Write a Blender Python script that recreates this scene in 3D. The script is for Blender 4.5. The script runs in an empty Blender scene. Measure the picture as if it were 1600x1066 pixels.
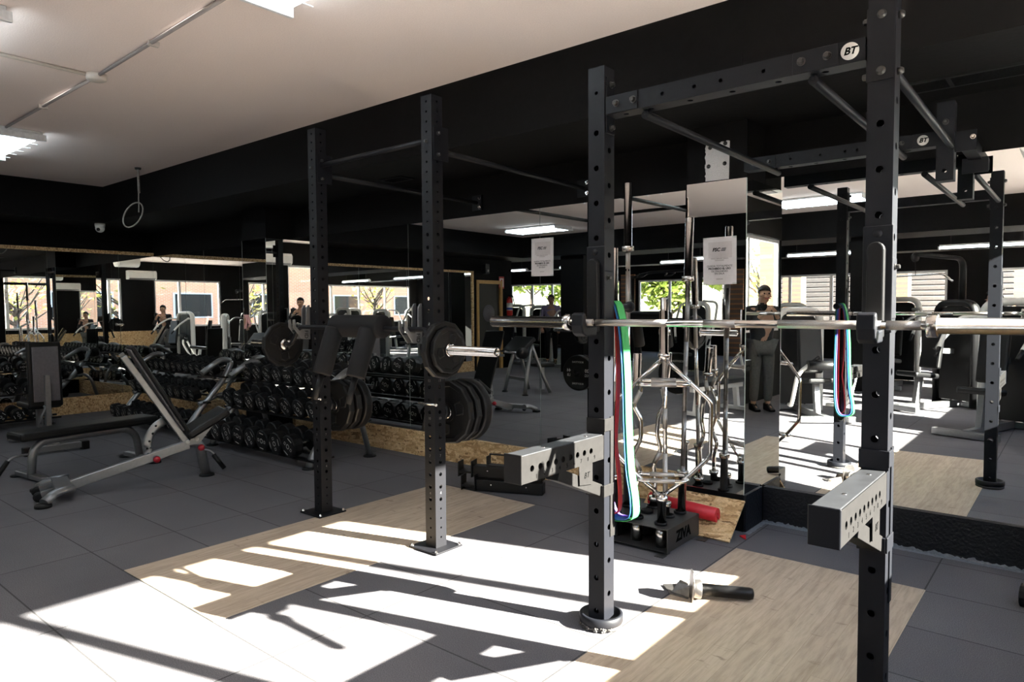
import bpy, math, random
from mathutils import Vector, Matrix
random.seed(7)
PI = math.pi
SC = bpy.context.scene
COL = SC.collection

# ---------------------------------------------------------------- camera
H = 1.40                                   # camera height, camera stands at the origin
YAW, PITCH, ROLL = 0.691686, 0.0466009, 0.0057842
_s, _c = math.sin(YAW), math.cos(YAW)
_f = Vector((-_s * math.cos(PITCH), _c * math.cos(PITCH), -math.sin(PITCH)))
_r = Vector((_c, _s, 0.0))
_d = _f.cross(_r)
_r2 = _r * math.cos(ROLL) + _d * math.sin(ROLL)
_d2 = -_r * math.sin(ROLL) + _d * math.cos(ROLL)
cam_data = bpy.data.cameras.new('camera')
cam_data.sensor_width = 36.0
cam_data.lens = 1077.58 / 1600.0 * 36.0
cam_data.clip_start = 0.03
cam_data.clip_end = 300
cam = bpy.data.objects.new('camera', cam_data)
COL.objects.link(cam)
_m = Matrix((_r2, -_d2, -_f)).transposed().to_4x4()
_m.translation = Vector((0, 0, H))
cam.matrix_world = _m
SC.camera = cam

# ---------------------------------------------------------------- sky, sun, exposure
SUN_DIR = Vector((-1.0, -0.30, -0.552)).normalized()
world = bpy.data.worlds.new('sky')
SC.world = world
world.use_nodes = True
_nt = world.node_tree
_bg = _nt.nodes['Background']
_sky = _nt.nodes.new('ShaderNodeTexSky')
_sky.sky_type = 'NISHITA'
_sky.sun_disc = False
_sky.sun_elevation = math.radians(28)
_sky.sun_rotation = math.radians(73)
_nt.links.new(_sky.outputs['Color'], _bg.inputs['Color'])
_bg.inputs['Strength'].default_value = 0.28

sun_data = bpy.data.lights.new('sun', 'SUN')
sun_data.energy = 29.0
sun_data.color = (1.0, 0.93, 0.84)
sun_data.angle = math.radians(0.55)
sun = bpy.data.objects.new('sun', sun_data)
COL.objects.link(sun)
sun.rotation_euler = SUN_DIR.to_track_quat('-Z', 'Y').to_euler()
sun.location = (12, 5, 8)

SC.view_settings.view_transform = 'Standard'
SC.view_settings.look = 'None'
SC.view_settings.gamma = 1.0
SC.view_settings.use_curve_mapping = False
SC.view_settings.exposure = 2.08
SC.cycles.max_bounces = 12
SC.cycles.diffuse_bounces = 4
SC.cycles.glossy_bounces = 8
SC.cycles.transparent_max_bounces = 16
SC.cycles.blur_glossy = 1.0
SC.cycles.sample_clamp_indirect = 6.0

# ---------------------------------------------------------------- materials
def pmat(name, col, rough=0.5, metal=0.0, var=0.10, scale=40.0, bump=0.0, emit=None, estr=0.0, spec=None):
    m = bpy.data.materials.new(name)
    m.use_nodes = True
    nt = m.node_tree
    b = nt.nodes['Principled BSDF']
    b.inputs['Roughness'].default_value = rough
    b.inputs['Metallic'].default_value = metal
    if spec is not None:
        b.inputs['Specular IOR Level'].default_value = spec
    tc = nt.nodes.new('ShaderNodeTexCoord')
    n = nt.nodes.new('ShaderNodeTexNoise')
    n.inputs['Scale'].default_value = scale
    n.inputs['Detail'].default_value = 4
    nt.links.new(tc.outputs['Object'], n.inputs['Vector'])
    r = nt.nodes.new('ShaderNodeMapRange')
    r.inputs['From Min'].default_value = 0.3
    r.inputs['From Max'].default_value = 0.7
    r.inputs['To Min'].default_value = 1 - var
    r.inputs['To Max'].default_value = 1 + var
    nt.links.new(n.outputs['Fac'], r.inputs['Value'])
    mx = nt.nodes.new('ShaderNodeVectorMath')
    mx.operation = 'SCALE'
    mx.inputs[0].default_value = col[:3]
    nt.links.new(r.outputs['Result'], mx.inputs['Scale'])
    nt.links.new(mx.outputs['Vector'], b.inputs['Base Color'])
    if bump:
        bp = nt.nodes.new('ShaderNodeBump')
        bp.inputs['Strength'].default_value = bump
        bp.inputs['Distance'].default_value = 0.01
        nt.links.new(n.outputs['Fac'], bp.inputs['Height'])
        nt.links.new(bp.outputs['Normal'], b.inputs['Normal'])
    if emit:
        b.inputs['Emission Color'].default_value = (*emit, 1)
        b.inputs['Emission Strength'].default_value = estr
    return m

def nodes_of(name):
    m = bpy.data.materials.new(name)
    m.use_nodes = True
    nt = m.node_tree
    return m, nt, nt.nodes['Principled BSDF'], nt.nodes.new, nt.links.new

def ramp(nt, fac, stops):
    r = nt.nodes.new('ShaderNodeValToRGB')
    e = r.color_ramp.elements
    while len(e) < len(stops):
        e.new(0.5)
    for k, (p, c) in enumerate(stops):
        e[k].position = p
        e[k].color = (*c, 1)
    nt.links.new(fac, r.inputs['Fac'])
    return r.outputs['Color']

def mapping(nt, coord='Object', loc=(0, 0, 0), rot=(0, 0, 0), sc=(1, 1, 1)):
    tc = nt.nodes.new('ShaderNodeTexCoord')
    mp = nt.nodes.new('ShaderNodeMapping')
    mp.inputs['Location'].default_value = loc
    mp.inputs['Rotation'].default_value = rot
    mp.inputs['Scale'].default_value = sc
    nt.links.new(tc.outputs[coord], mp.inputs['Vector'])
    return mp.outputs['Vector']

def noise(nt, vec, scale, detail=4, rough=0.5):
    n = nt.nodes.new('ShaderNodeTexNoise')
    n.inputs['Scale'].default_value = scale
    n.inputs['Detail'].default_value = detail
    n.inputs['Roughness'].default_value = rough
    nt.links.new(vec, n.inputs['Vector'])
    return n.outputs['Fac']

def mix(nt, a, b, fac, mode='MIX'):
    n = nt.nodes.new('ShaderNodeMix')
    n.data_type = 'RGBA'
    n.blend_type = mode
    for sock, v in ((n.inputs[0], fac), (n.inputs[6], a), (n.inputs[7], b)):
        if hasattr(v, 'is_output') or isinstance(v, bpy.types.NodeSocket):
            nt.links.new(v, sock)
        elif isinstance(v, tuple):
            sock.default_value = (*v, 1)
        else:
            sock.default_value = v
    return n.outputs[2]

def mat_floor():
    m, nt, b, N, L = nodes_of('rubber_tile')
    v = mapping(nt, 'Object', loc=(0.57 + 96 * 0.1, -1.0 + 0.477 * 40, 0))
    br = N('ShaderNodeTexBrick')
    br.offset = 0.0
    br.inputs['Scale'].default_value = 1.0
    br.inputs['Brick Width'].default_value = 0.96
    br.inputs['Row Height'].default_value = 0.477
    br.inputs['Mortar Size'].default_value = 0.0042
    br.inputs['Mortar Smooth'].default_value = 0.2
    br.inputs['Color1'].default_value = (0.112, 0.1085, 0.119, 1)
    br.inputs['Color2'].default_value = (0.128, 0.1245, 0.135, 1)
    br.inputs['Mortar'].default_value = (0.045, 0.044, 0.046, 1)
    L(v, br.inputs['Vector'])
    v2 = mapping(nt)
    sp = noise(nt, v2, 260, 2, 0.6)
    spc = ramp(nt, sp, [(0.28, (0.50, 0.50, 0.52)), (0.5, (0.98, 0.98, 0.98)), (0.74, (1.6, 1.55, 1.48))])
    c = mix(nt, br.outputs['Color'], spc, 1.0, 'MULTIPLY')
    big = noise(nt, v2, 1.1, 5)
    bgc = ramp(nt, big, [(0.3, (0.84, 0.84, 0.85)), (0.7, (1.12, 1.11, 1.09))])
    c = mix(nt, c, bgc, 1.0, 'MULTIPLY')
    L(c, b.inputs['Base Color'])
    b.inputs['Roughness'].default_value = 0.85
    b.inputs['Specular IOR Level'].default_value = 0.28
    bp = N('ShaderNodeBump')
    bp.inputs['Strength'].default_value = 0.28
    bp.inputs['Distance'].default_value = 0.004
    L(sp, bp.inputs['Height'])
    L(bp.outputs['Normal'], b.inputs['Normal'])
    return m

def mat_planks(name, ca, cb, knot, along_y=True):
    m, nt, b, N, L = nodes_of(name)
    rot = (0, 0, PI / 2) if along_y else (0, 0, 0)
    v = mapping(nt, 'Object', loc=(0.013, 0.2, 0), rot=rot)
    br = N('ShaderNodeTexBrick')
    br.offset = 0.37
    br.inputs['Scale'].default_value = 1.0
    br.inputs['Brick Width'].default_value = 2.6
    br.inputs['Row Height'].default_value = 0.096
    br.inputs['Mortar Size'].default_value = 0.0006
    br.inputs['Color1'].default_value = (*ca, 1)
    br.inputs['Color2'].default_value = (*cb, 1)
    br.inputs['Mortar'].default_value = (ca[0] * .55, ca[1] * .5, ca[2] * .45, 1)
    L(v, br.inputs['Vector'])
    v2 = mapping(nt, 'Object', rot=rot, sc=(34, 3.5, 34))
    g = noise(nt, v2, 1.6, 6, 0.62)
    gc = ramp(nt, g, [(0.33, (0.80, 0.77, 0.73)), (0.6, (1.06, 1.05, 1.04))])
    c = mix(nt, br.outputs['Color'], gc, 1.0, 'MULTIPLY')
    v3 = mapping(nt, 'Object', rot=rot, sc=(6.5, 19, 1))
    k = noise(nt, v3, 1.0, 3, 0.6)
    kf = ramp(nt, k, [(0.635, (0, 0, 0)), (0.73, (0.75, 0.75, 0.75))])
    c = mix(nt, c, knot, kf)
    L(c, b.inputs['Base Color'])
    b.inputs['Roughness'].default_value = 0.6
    b.inputs['Specular IOR Level'].default_value = 0.3
    return m

def mat_osb(name='osb_board'):
    m, nt, b, N, L = nodes_of(name)
    v = mapping(nt, 'Object', rot=(0.2, 0.35, 0.5), sc=(9, 30, 22))
    vo = N('ShaderNodeTexVoronoi')
    vo.inputs['Scale'].default_value = 2.2
    vo.inputs['Randomness'].default_value = 1.0
    nz = noise(nt, mapping(nt, 'Object', sc=(1, 1, 1)), 14, 3)
    wob = N('ShaderNodeVectorMath')
    wob.operation = 'ADD'
    L(v, wob.inputs[0])
    sca = N('ShaderNodeVectorMath')
    sca.operation = 'SCALE'
    sca.inputs['Scale'].default_value = 2.6
    cmb = N('ShaderNodeCombineXYZ')
    L(nz, cmb.inputs[0]); L(nz, cmb.inputs[1])
    L(cmb.outputs[0], sca.inputs[0])
    L(sca.outputs['Vector'], wob.inputs[1])
    L(wob.outputs['Vector'], vo.inputs['Vector'])
    sep = N('ShaderNodeSeparateColor')
    L(vo.outputs['Color'], sep.inputs['Color'])
    c = ramp(nt, sep.outputs[0], [(0.0, (0.26, 0.145, 0.06)), (0.22, (0.48, 0.29, 0.125)), (0.6, (0.68, 0.46, 0.235)), (1.0, (0.80, 0.60, 0.34))])
    g = noise(nt, mapping(nt, 'Object', sc=(60, 200, 140)), 1.0, 3)
    gc = ramp(nt, g, [(0.35, (0.78, 0.76, 0.74)), (0.65, (1.08, 1.08, 1.08))])
    c = mix(nt, c, gc, 1.0, 'MULTIPLY')
    L(c, b.inputs['Base Color'])
    b.inputs['Roughness'].default_value = 0.65
    return m

def mat_brick(name, ca, cb, mortar, scale=1.0, bw=0.25, rh=0.075, axis='X'):
    m, nt, b, N, L = nodes_of(name)
    rot = (PI / 2, 0, 0) if axis == 'Y' else (PI / 2, 0, PI / 2)
    tc = N('ShaderNodeTexCoord')
    sp = N('ShaderNodeSeparateXYZ')
    L(tc.outputs['Object'], sp.inputs[0])
    cb_ = N('ShaderNodeCombineXYZ')
    L(sp.outputs[1 if axis == 'X' else 0], cb_.inputs[0])
    L(sp.outputs[2], cb_.inputs[1])
    br = N('ShaderNodeTexBrick')
    br.inputs['Scale'].default_value = scale
    br.inputs['Brick Width'].default_value = bw
    br.inputs['Row Height'].default_value = rh
    br.inputs['Mortar Size'].default_value = 0.012
    br.inputs['Color1'].default_value = (*ca, 1)
    br.inputs['Color2'].default_value = (*cb, 1)
    br.inputs['Mortar'].default_value = (*mortar, 1)
    L(cb_.outputs[0], br.inputs['Vector'])
    L(br.outputs['Color'], b.inputs['Base Color'])
    b.inputs['Roughness'].default_value = 0.85
    return m

def mat_glass():
    m = bpy.data.materials.new('window_glass')
    m.use_nodes = True
    nt = m.node_tree
    nt.nodes.clear()
    o = nt.nodes.new('ShaderNodeOutputMaterial')
    t = nt.nodes.new('ShaderNodeBsdfTransparent')
    t.inputs['Color'].default_value = (0.93, 0.95, 0.94, 1)
    g = nt.nodes.new('ShaderNodeBsdfGlossy')
    g.inputs['Roughness'].default_value = 0.02
    lw = nt.nodes.new('ShaderNodeLayerWeight')
    pw = nt.nodes.new('ShaderNodeMath')
    pw.operation = 'POWER'
    pw.inputs[1].default_value = 5.0
    nt.links.new(lw.outputs['Facing'], pw.inputs[0])
    f = nt.nodes.new('ShaderNodeMath')
    f.operation = 'MULTIPLY_ADD'
    f.inputs[1].default_value = 0.5
    f.inputs[2].default_value = 0.03
    nt.links.new(pw.outputs[0], f.inputs[0])
    x = nt.nodes.new('ShaderNodeMixShader')
    nt.links.new(f.outputs[0], x.inputs[0])
    nt.links.new(t.outputs[0], x.inputs[1])
    nt.links.new(g.outputs[0], x.inputs[2])
    nt.links.new(x.outputs[0], o.inputs['Surface'])
    return m

def mat_mirror():
    m, nt, b, N, L = nodes_of('mirror_glass')
    b.inputs['Metallic'].default_value = 1.0
    b.inputs['Roughness'].default_value = 0.0
    v = mapping(nt)
    n = noise(nt, v, 2.0, 3)
    c = ramp(nt, n, [(0.3, (0.87, 0.89, 0.88)), (0.7, (0.89, 0.91, 0.895))])
    L(c, b.inputs['Base Color'])
    return m

def mat_foliage(name, a, c2):
    m, nt, b, N, L = nodes_of(name)
    n = noise(nt, mapping(nt), 9, 3)
    c = ramp(nt, n, [(0.3, a), (0.7, c2)])
    L(c, b.inputs['Base Color'])
    b.inputs['Roughness'].default_value = 0.7
    tr = N('ShaderNodeBsdfTranslucent')
    L(c, tr.inputs['Color'])
    ms = N('ShaderNodeMixShader')
    ms.inputs[0].default_value = 0.5
    L(b.outputs[0], ms.inputs[1]); L(tr.outputs[0], ms.inputs[2])
    L(ms.outputs[0], nt.nodes['Material Output'].inputs['Surface'])
    return m

M = {}
M['floor'] = mat_floor()
M['plank'] = mat_planks('platform_wood', (0.50, 0.41, 0.32), (0.44, 0.355, 0.275), (0.20, 0.14, 0.10))
M['osb'] = mat_osb()
M['ceiling'] = pmat('ceiling_paint', (0.90, 0.785, 0.735), 0.9, var=0.04, scale=120, bump=0.15)
M['black_wall'] = pmat('black_wall_paint', (0.0036, 0.0032, 0.0033), 0.7, var=0.2, scale=30, bump=0.1, spec=0.12)
M['plinth'] = pmat('black_plinth_paint', (0.005, 0.005, 0.0075), 0.5, var=0.3, scale=60, bump=0.5, spec=0.3)
M['mirror'] = mat_mirror()
M['mirror_edge'] = pmat('mirror_edge', (0.40, 0.44, 0.41), 0.25, var=0.1)
M['glass'] = mat_glass()
M['white_frame'] = pmat('white_window_frame', (0.75, 0.75, 0.74), 0.4, var=0.05)
M['rack'] = pmat('rack_black_paint', (0.0058, 0.0064, 0.0092), 0.5, var=0.12, scale=300, bump=0.05, spec=0.22)
M['rack2'] = pmat('rack_matt_black', (0.0055, 0.0055, 0.0072), 0.5, var=0.12, scale=300, spec=0.22)
M['black_metal'] = pmat('black_metal', (0.0045, 0.0045, 0.005), 0.45, var=0.15, spec=0.3)
M['holder'] = pmat('satin_black_steel', (0.020, 0.0193, 0.0193), 0.45, var=0.1, scale=40)
M['dull_steel'] = pmat('dull_steel', (0.20, 0.19, 0.185), 0.35, 0.9, var=0.2, scale=50)
M['chrome'] = pmat('chrome', (0.60, 0.585, 0.57), 0.11, 1.0, var=0.04)
M['steel'] = pmat('brushed_steel', (0.50, 0.485, 0.47), 0.19, 1.0, var=0.10, scale=80)
M['knurl'] = pmat('knurled_steel', (0.40, 0.38, 0.36), 0.30, 1.0, var=0.2, scale=600, bump=0.3)
M['silver_paint'] = pmat('silver_paint', (0.25, 0.255, 0.265), 0.36, 0.75, var=0.06)
M['bolt'] = pmat('bolt_steel', (0.07, 0.068, 0.066), 0.4, 0.8)
M['rubber'] = pmat('black_rubber', (0.0055, 0.0055, 0.006), 0.5, var=0.2, scale=90, spec=0.25)
M['rubber_foot'] = pmat('rubber_foot', (0.05, 0.047, 0.045), 0.7, var=0.3, scale=90, bump=0.4)
M['plate'] = pmat('rubber_plate', (0.005, 0.0047, 0.0049), 0.45, var=0.15, scale=60, spec=0.25)
M['vinyl'] = pmat('black_vinyl', (0.0045, 0.0045, 0.005), 0.42, var=0.15, scale=150, bump=0.08, spec=0.3)
M['grey_back'] = pmat('grey_bench_back', (0.12, 0.11, 0.118), 0.6, var=0.1)
M['foam'] = pmat('black_foam', (0.0065, 0.006, 0.007), 0.75, var=0.15, scale=200, bump=0.15, spec=0.3)
M['red'] = pmat('red_foam', (0.55, 0.012, 0.022), 0.5, var=0.08)
M['red_knob'] = pmat('red_plastic', (0.35, 0.008, 0.02), 0.35)
M['white_print'] = pmat('white_print', (0.62, 0.60, 0.57), 0.6, var=0.05)
M['dark_print'] = pmat('dark_print', (0.0012, 0.0012, 0.0013), 0.8, var=0.05, spec=0.05)
M['grey_print'] = pmat('grey_print', (0.12, 0.115, 0.11), 0.6, var=0.05)
M['paper'] = pmat('paper', (0.60, 0.58, 0.60), 0.35, var=0.04)
M['paper_panel'] = pmat('paper_grey_panel', (0.50, 0.475, 0.49), 0.4, var=0.04)
M['plaster'] = pmat('bare_plaster', (0.62, 0.60, 0.60), 0.9, var=0.06, scale=150, bump=0.8)
M['sealant'] = pmat('sealant_strip', (0.17, 0.185, 0.21), 0.7, var=0.25, scale=60)
M['uhmw'] = pmat('steel_liner', (0.024, 0.025, 0.028), 0.45, 0.3, var=0.25, scale=25)
M['spotter'] = pmat('grey_steel_arm', (0.014, 0.0132, 0.013), 0.62, 0.0, var=0.12, scale=40, spec=0.12)
M['lamp'] = pmat('lamp_tube', (0.9, 0.9, 0.9), 0.5, emit=(0.80, 0.93, 1.0), estr=3.2)
M['lamp_body'] = pmat('lamp_body', (0.75, 0.76, 0.77), 0.35)
M['conduit'] = pmat('painted_conduit', (0.60, 0.55, 0.50), 0.8, var=0.06)
M['conduit_grey'] = pmat('grey_conduit', (0.34, 0.31, 0.30), 0.7, var=0.06)
M['white_plastic'] = pmat('white_plastic', (0.72, 0.72, 0.70), 0.4, var=0.04)
M['shroud'] = pmat('white_shroud', (0.66, 0.65, 0.62), 0.35, var=0.05)
M['machine_black'] = pmat('machine_black', (0.005, 0.005, 0.0055), 0.4, var=0.1, spec=0.3)
M['door_wood'] = pmat('door_frame_wood', (0.42, 0.235, 0.07), 0.5, var=0.12, scale=20)
M['skin'] = pmat('skin', (0.40, 0.23, 0.155), 0.5, var=0.06)
M['hair'] = pmat('dark_hair', (0.012, 0.009, 0.007), 0.6, var=0.3)
M['shirt'] = pmat('dark_shirt', (0.022, 0.021, 0.024), 0.85, var=0.15)
M['shirt_violet'] = pmat('lilac_shirt', (0.22, 0.18, 0.30), 0.85, var=0.12)
M['shirt_pink'] = pmat('pale_pink_shirt', (0.75, 0.42, 0.42), 0.85, var=0.12)
M['trousers'] = pmat('grey_trousers', (0.10, 0.10, 0.095), 0.9, var=0.15)
M['rope'] = pmat('rope', (0.26, 0.24, 0.22), 0.9, var=0.2)
M['extinguisher'] = pmat('extinguisher_red', (0.42, 0.02, 0.015), 0.3)
M['sign_red'] = pmat('sign_red', (0.42, 0.035, 0.025), 0.5)
M['blue'] = pmat('blue_label', (0.03, 0.06, 0.35), 0.5)
M['brick_out'] = mat_brick('orange_brick', (0.86, 0.37, 0.19), (0.78, 0.30, 0.15), (0.80, 0.55, 0.40))
M['brick_pier'] = mat_brick('pier_brick', (0.30, 0.155, 0.075), (0.25, 0.12, 0.055), (0.12, 0.09, 0.07), bw=0.24, rh=0.07)
M['pave'] = pmat('pavement', (0.60, 0.57, 0.53), 0.9, var=0.1, scale=4)
M['leaf'] = mat_foliage('leaves', (0.06, 0.11, 0.02), (0.28, 0.34, 0.06))
M['leaf_yellow'] = mat_foliage('yellow_leaves', (0.16, 0.17, 0.03), (0.55, 0.48, 0.12))
M['bark'] = pmat('bark', (0.06, 0.045, 0.035), 0.9, var=0.3, scale=12)
M['louver'] = pmat('grey_louver', (0.17, 0.155, 0.15), 0.6, var=0.06)
for nm, c in (('red', (0.62, 0.035, 0.02)), ('green', (0.03, 0.30, 0.075)), ('blue', (0.02, 0.12, 0.33)), ('purple', (0.16, 0.09, 0.40)), ('black', (0.015, 0.015, 0.017))):
    M['band_' + nm] = pmat('latex_' + nm, c, 0.55, var=0.06)

# ---------------------------------------------------------------- mesh helpers
class MB:
    def __init__(s):
        s.v = []; s.f = []; s.m = []; s.sm = []
    def add(s, vs, fs, mi=0, smooth=False):
        o = len(s.v)
        s.v.extend([Vector(p) for p in vs])
        for k, f in enumerate(fs):
            s.f.append([i + o for i in f])
            s.m.append(mi)
            s.sm.append(smooth[k] if isinstance(smooth, list) else smooth)
        return s
    def box(s, x0, x1, y0, y1, z0, z1, mi=0, T=None):
        vs = [Vector(p) for p in ((x0, y0, z0), (x1, y0, z0), (x1, y1, z0), (x0, y1, z0), (x0, y0, z1), (x1, y0, z1), (x1, y1, z1), (x0, y1, z1))]
        if T: vs = [T @ p for p in vs]
        return s.add(vs, [(0, 3, 2, 1), (4, 5, 6, 7), (0, 1, 5, 4), (1, 2, 6, 5), (2, 3, 7, 6), (3, 0, 4, 7)], mi)
    def beam(s, p0, p1, w, h, mi=0, up=(0, 0, 1)):
        """rectangular bar from p0 to p1, w across, h along up"""
        p0, p1 = Vector(p0), Vector(p1)
        d = (p1 - p0).normalized()
        u = Vector(up)
        a = d.cross(u)
        if a.length < 1e-5: a = d.cross(Vector((1, 0, 0)))
        a.normalize()
        u = a.cross(d)
        a *= w / 2; u *= h / 2
        vs = [p0 - a - u, p0 + a - u, p0 + a + u, p0 - a + u, p1 - a - u, p1 + a - u, p1 + a + u, p1 - a + u]
        return s.add(vs, [(0, 1, 2, 3), (7, 6, 5, 4), (0, 4, 5, 1), (1, 5, 6, 2), (2, 6, 7, 3), (3, 7, 4, 0)], mi)
    def prism(s, pts, ext, mi=0):
        pts = [Vector(p) for p in pts]
        n = len(pts)
        e = Vector(ext)
        vs = pts + [p + e for p in pts]
        fs = [tuple(range(n - 1, -1, -1)), tuple(range(n, 2 * n))] + [(i, (i + 1) % n, n + (i + 1) % n, n + i) for i in range(n)]
        return s.add(vs, fs, mi)
    def tube(s, pts, r, n=10, mi=0, closed=False, caps=True, flat=None):
        """round tube along pts; r a number or a list; flat=(ra, rb, up) gives an oval section"""
        pts = [Vector(p) for p in pts]
        N = len(pts)
        rs = r if isinstance(r, (list, tuple)) else [r] * N
        vs = []
        prev = None
        for i, p in enumerate(pts):
            if closed:
                t = (pts[(i + 1) % N] - pts[i - 1]).normalized()
            else:
                t = (pts[min(i + 1, N - 1)] - pts[max(i - 1, 0)]).normalized()
            if flat:
                u = Vector(flat[2])
            elif prev is None:
                u = Vector((0, 0, 1)) if abs(t.z) < 0.9 else Vector((1, 0, 0))
            else:
                u = prev
            a = t.cross(u)
            if a.length < 1e-4: a = t.cross(Vector((0.3, 1, 0.2)))
            a.normalize()
            u = a.cross(t).normalized()
            prev = u
            k = 1.0
            if 0 < i < N - 1 or closed:
                d1 = (pts[i] - pts[i - 1]).normalized()
                cs = max(0.5, abs(d1.dot(t)))
                k = 1.0 / cs if not flat else 1.0
            ra, rb = (flat[0], flat[1]) if flat else (rs[i], rs[i])
            for j in range(n):
                an = 2 * PI * j / n
                vs.append(p + a * (math.cos(an) * ra) + u * (math.sin(an) * rb))
        fs = []
        for i in range(N if closed else N - 1):
            i2 = (i + 1) % N
            for j in range(n):
                j2 = (j + 1) % n
                fs.append((i * n + j, i * n + j2, i2 * n + j2, i2 * n + j))
        sm = [True] * len(fs)
        if caps and not closed:
            fs.append(tuple(range(n - 1, -1, -1))); sm.append(False)
            fs.append(tuple((N - 1) * n + j for j in range(n))); sm.append(False)
        return s.add(vs, fs, mi, sm)
    def cyl(s, p0, p1, r0, r1=None, n=16, mi=0):
        return s.tube([p0, p1], [r0, r0 if r1 is None else r1], n, mi)
    def lathe(s, prof, org, axis, n=24, mi=0, smooth=True, facet=False):
        """prof: list of (radius, along axis)"""
        org = Vector(org); ax = Vector(axis).normalized()
        a = ax.cross(Vector((0, 0, 1)))
        if a.length < 1e-4: a = Vector((1, 0, 0))
        a.normalize()
        b = ax.cross(a)
        vs = []; fs = []
        for (r, h) in prof:
            for j in range(n):
                an = 2 * PI * (j + 0.5) / n
                vs.append(org + ax * h + (a * math.cos(an) + b * math.sin(an)) * r)
        for i in range(len(prof) - 1):
            for j in range(n):
                j2 = (j + 1) % n
                fs.append((i * n + j, (i + 1) * n + j, (i + 1) * n + j2, i * n + j2))
        sm = [smooth] * len(fs)
        if prof[0][0] > 1e-6: fs.append(tuple(range(n))); sm.append(False)
        if prof[-1][0] > 1e-6: fs.append(tuple((len(prof) - 1) * n + j for j in range(n - 1, -1, -1))); sm.append(False)
        return s.add(vs, fs, mi, sm)
    def ball(s, c, r, sc=(1, 1, 1), n=12, mi=0):
        c = Vector(c)
        vs = []; fs = []
        m = max(6, n // 2 + 1)
        for i in range(m + 1):
            th = PI * i / m
            for j in range(n):
                ph = 2 * PI * j / n
                vs.append(c + Vector((r * sc[0] * math.sin(th) * math.cos(ph), r * sc[1] * math.sin(th) * math.sin(ph), r * sc[2] * math.cos(th))))
        for i in range(m):
            for j in range(n):
                j2 = (j + 1) % n
                fs.append((i * n + j, (i + 1) * n + j, (i + 1) * n + j2, i * n + j2))
        return s.add(vs, fs, mi, True)
    def holed(s, o, u, v, nrm, w, L, holes, depth=0.004, n=12, mi=0, v0=0.0):
        """rectangular plate o + u*[0,w] + v*[v0,L] with round holes [(cu, cv, r)] sorted along v; rims go inward"""
        o, u, v, nrm = Vector(o), Vector(u), Vector(v), Vector(nrm)
        flip = u.cross(v).dot(nrm) < 0
        def P(a, b): return o + u * a + v * b
        def q(*f): return tuple(reversed(f)) if flip else tuple(f)
        holes = sorted(holes, key=lambda h: h[1])
        cuts = [v0] + [(holes[i][1] + holes[i + 1][1]) / 2 for i in range(len(holes) - 1)] + [L]
        if not holes:
            s.add([P(0, v0), P(w, v0), P(w, L), P(0, L)], [q(0, 1, 2, 3)], mi); return s
        for (cu, cv, r), lo0, hi0 in zip(holes, cuts[:-1], cuts[1:]):
            lo, hi = max(lo0, cv - w * 0.8), min(hi0, cv + w * 0.8)
            if lo > lo0 + 1e-6: s.add([P(0, lo0), P(w, lo0), P(w, lo), P(0, lo)], [q(0, 1, 2, 3)], mi)
            if hi < hi0 - 1e-6: s.add([P(0, hi), P(w, hi), P(w, hi0), P(0, hi0)], [q(0, 1, 2, 3)], mi)
            angs = [2 * PI * k / n for k in range(n)]
            for (ca, cb) in ((0, lo), (w, lo), (w, hi), (0, hi)):
                angs.append(math.atan2(cb - cv, ca - cu) % (2 * PI))
            angs = sorted(set(round(a, 5) for a in angs))
            vs = []
            for a in angs:
                ca, sa = math.cos(a), math.sin(a)
                t = 1e9
                if ca > 1e-9: t = min(t, (w - cu) / ca)
                if ca < -1e-9: t = min(t, -cu / ca)
                if sa > 1e-9: t = min(t, (hi - cv) / sa)
                if sa < -1e-9: t = min(t, (lo - cv) / sa)
                vs += [P(cu + t * ca, cv + t * sa), P(cu + r * ca, cv + r * sa), P(cu + r * ca, cv + r * sa) - nrm * depth]
            k = len(angs)
            fs = []
            for i in range(k):
                j = (i + 1) % k
                fs.append(q(3 * i, 3 * j, 3 * j + 1, 3 * i + 1))
                fs.append(q(3 * i + 1, 3 * j + 1, 3 * j + 2, 3 * i + 2))
            s.add(vs, fs, mi)
        return s
    def move(s, T):
        s.v = [T @ p for p in s.v]; return s
    def build(s, name, mats, parent=None, bevel=0.0, seg=2, local=False, origin=None):
        me = bpy.data.meshes.new(name)
        vs = s.v
        if parent is not None and not local:
            inv = world_of(parent).inverted()
            vs = [inv @ p for p in vs]
        loc = None
        if parent is None:
            if origin is None:
                xs = [p.x for p in vs]; ys = [p.y for p in vs]; zs = [p.z for p in vs]
                loc = Vector(((min(xs) + max(xs)) / 2, (min(ys) + max(ys)) / 2, min(zs)))
            else:
                loc = Vector(origin)
            vs = [p - loc for p in vs]
        me.from_pydata([tuple(p) for p in vs], [], s.f)
        if not isinstance(mats, (list, tuple)): mats = [mats]
        for k in mats: me.materials.append(M[k] if isinstance(k, str) else k)
        me.polygons.foreach_set('material_index', s.m)
        me.polygons.foreach_set('use_smooth', s.sm)
        me.update()
        o = bpy.data.objects.new(name, me)
        COL.objects.link(o)
        if parent is not None: o.parent = parent
        if loc is not None: o.location = loc
        if bevel:
            b = o.modifiers.new('bevel', 'BEVEL')
            b.width = bevel; b.segments = seg; b.limit_method = 'ANGLE'; b.angle_limit = 0.7
            b.harden_normals = False
        return o

def world_of(o):
    m = o.matrix_basis.copy()
    while o.parent:
        o = o.parent
        m = o.matrix_basis @ m
    return m

def tag(o, label, cat, group=None, kind=None):
    o['label'] = label; o['category'] = cat
    if group: o['group'] = group
    if kind: o['kind'] = kind
    return o

def thing(name, label, cat, loc=(0, 0, 0), rz=0.0, group=None):
    o = bpy.data.objects.new(name, None)
    o.empty_display_size = 0.1
    COL.objects.link(o)
    o.location = loc; o.rotation_euler = (0, 0, rz)
    return tag(o, label, cat, group)

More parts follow.
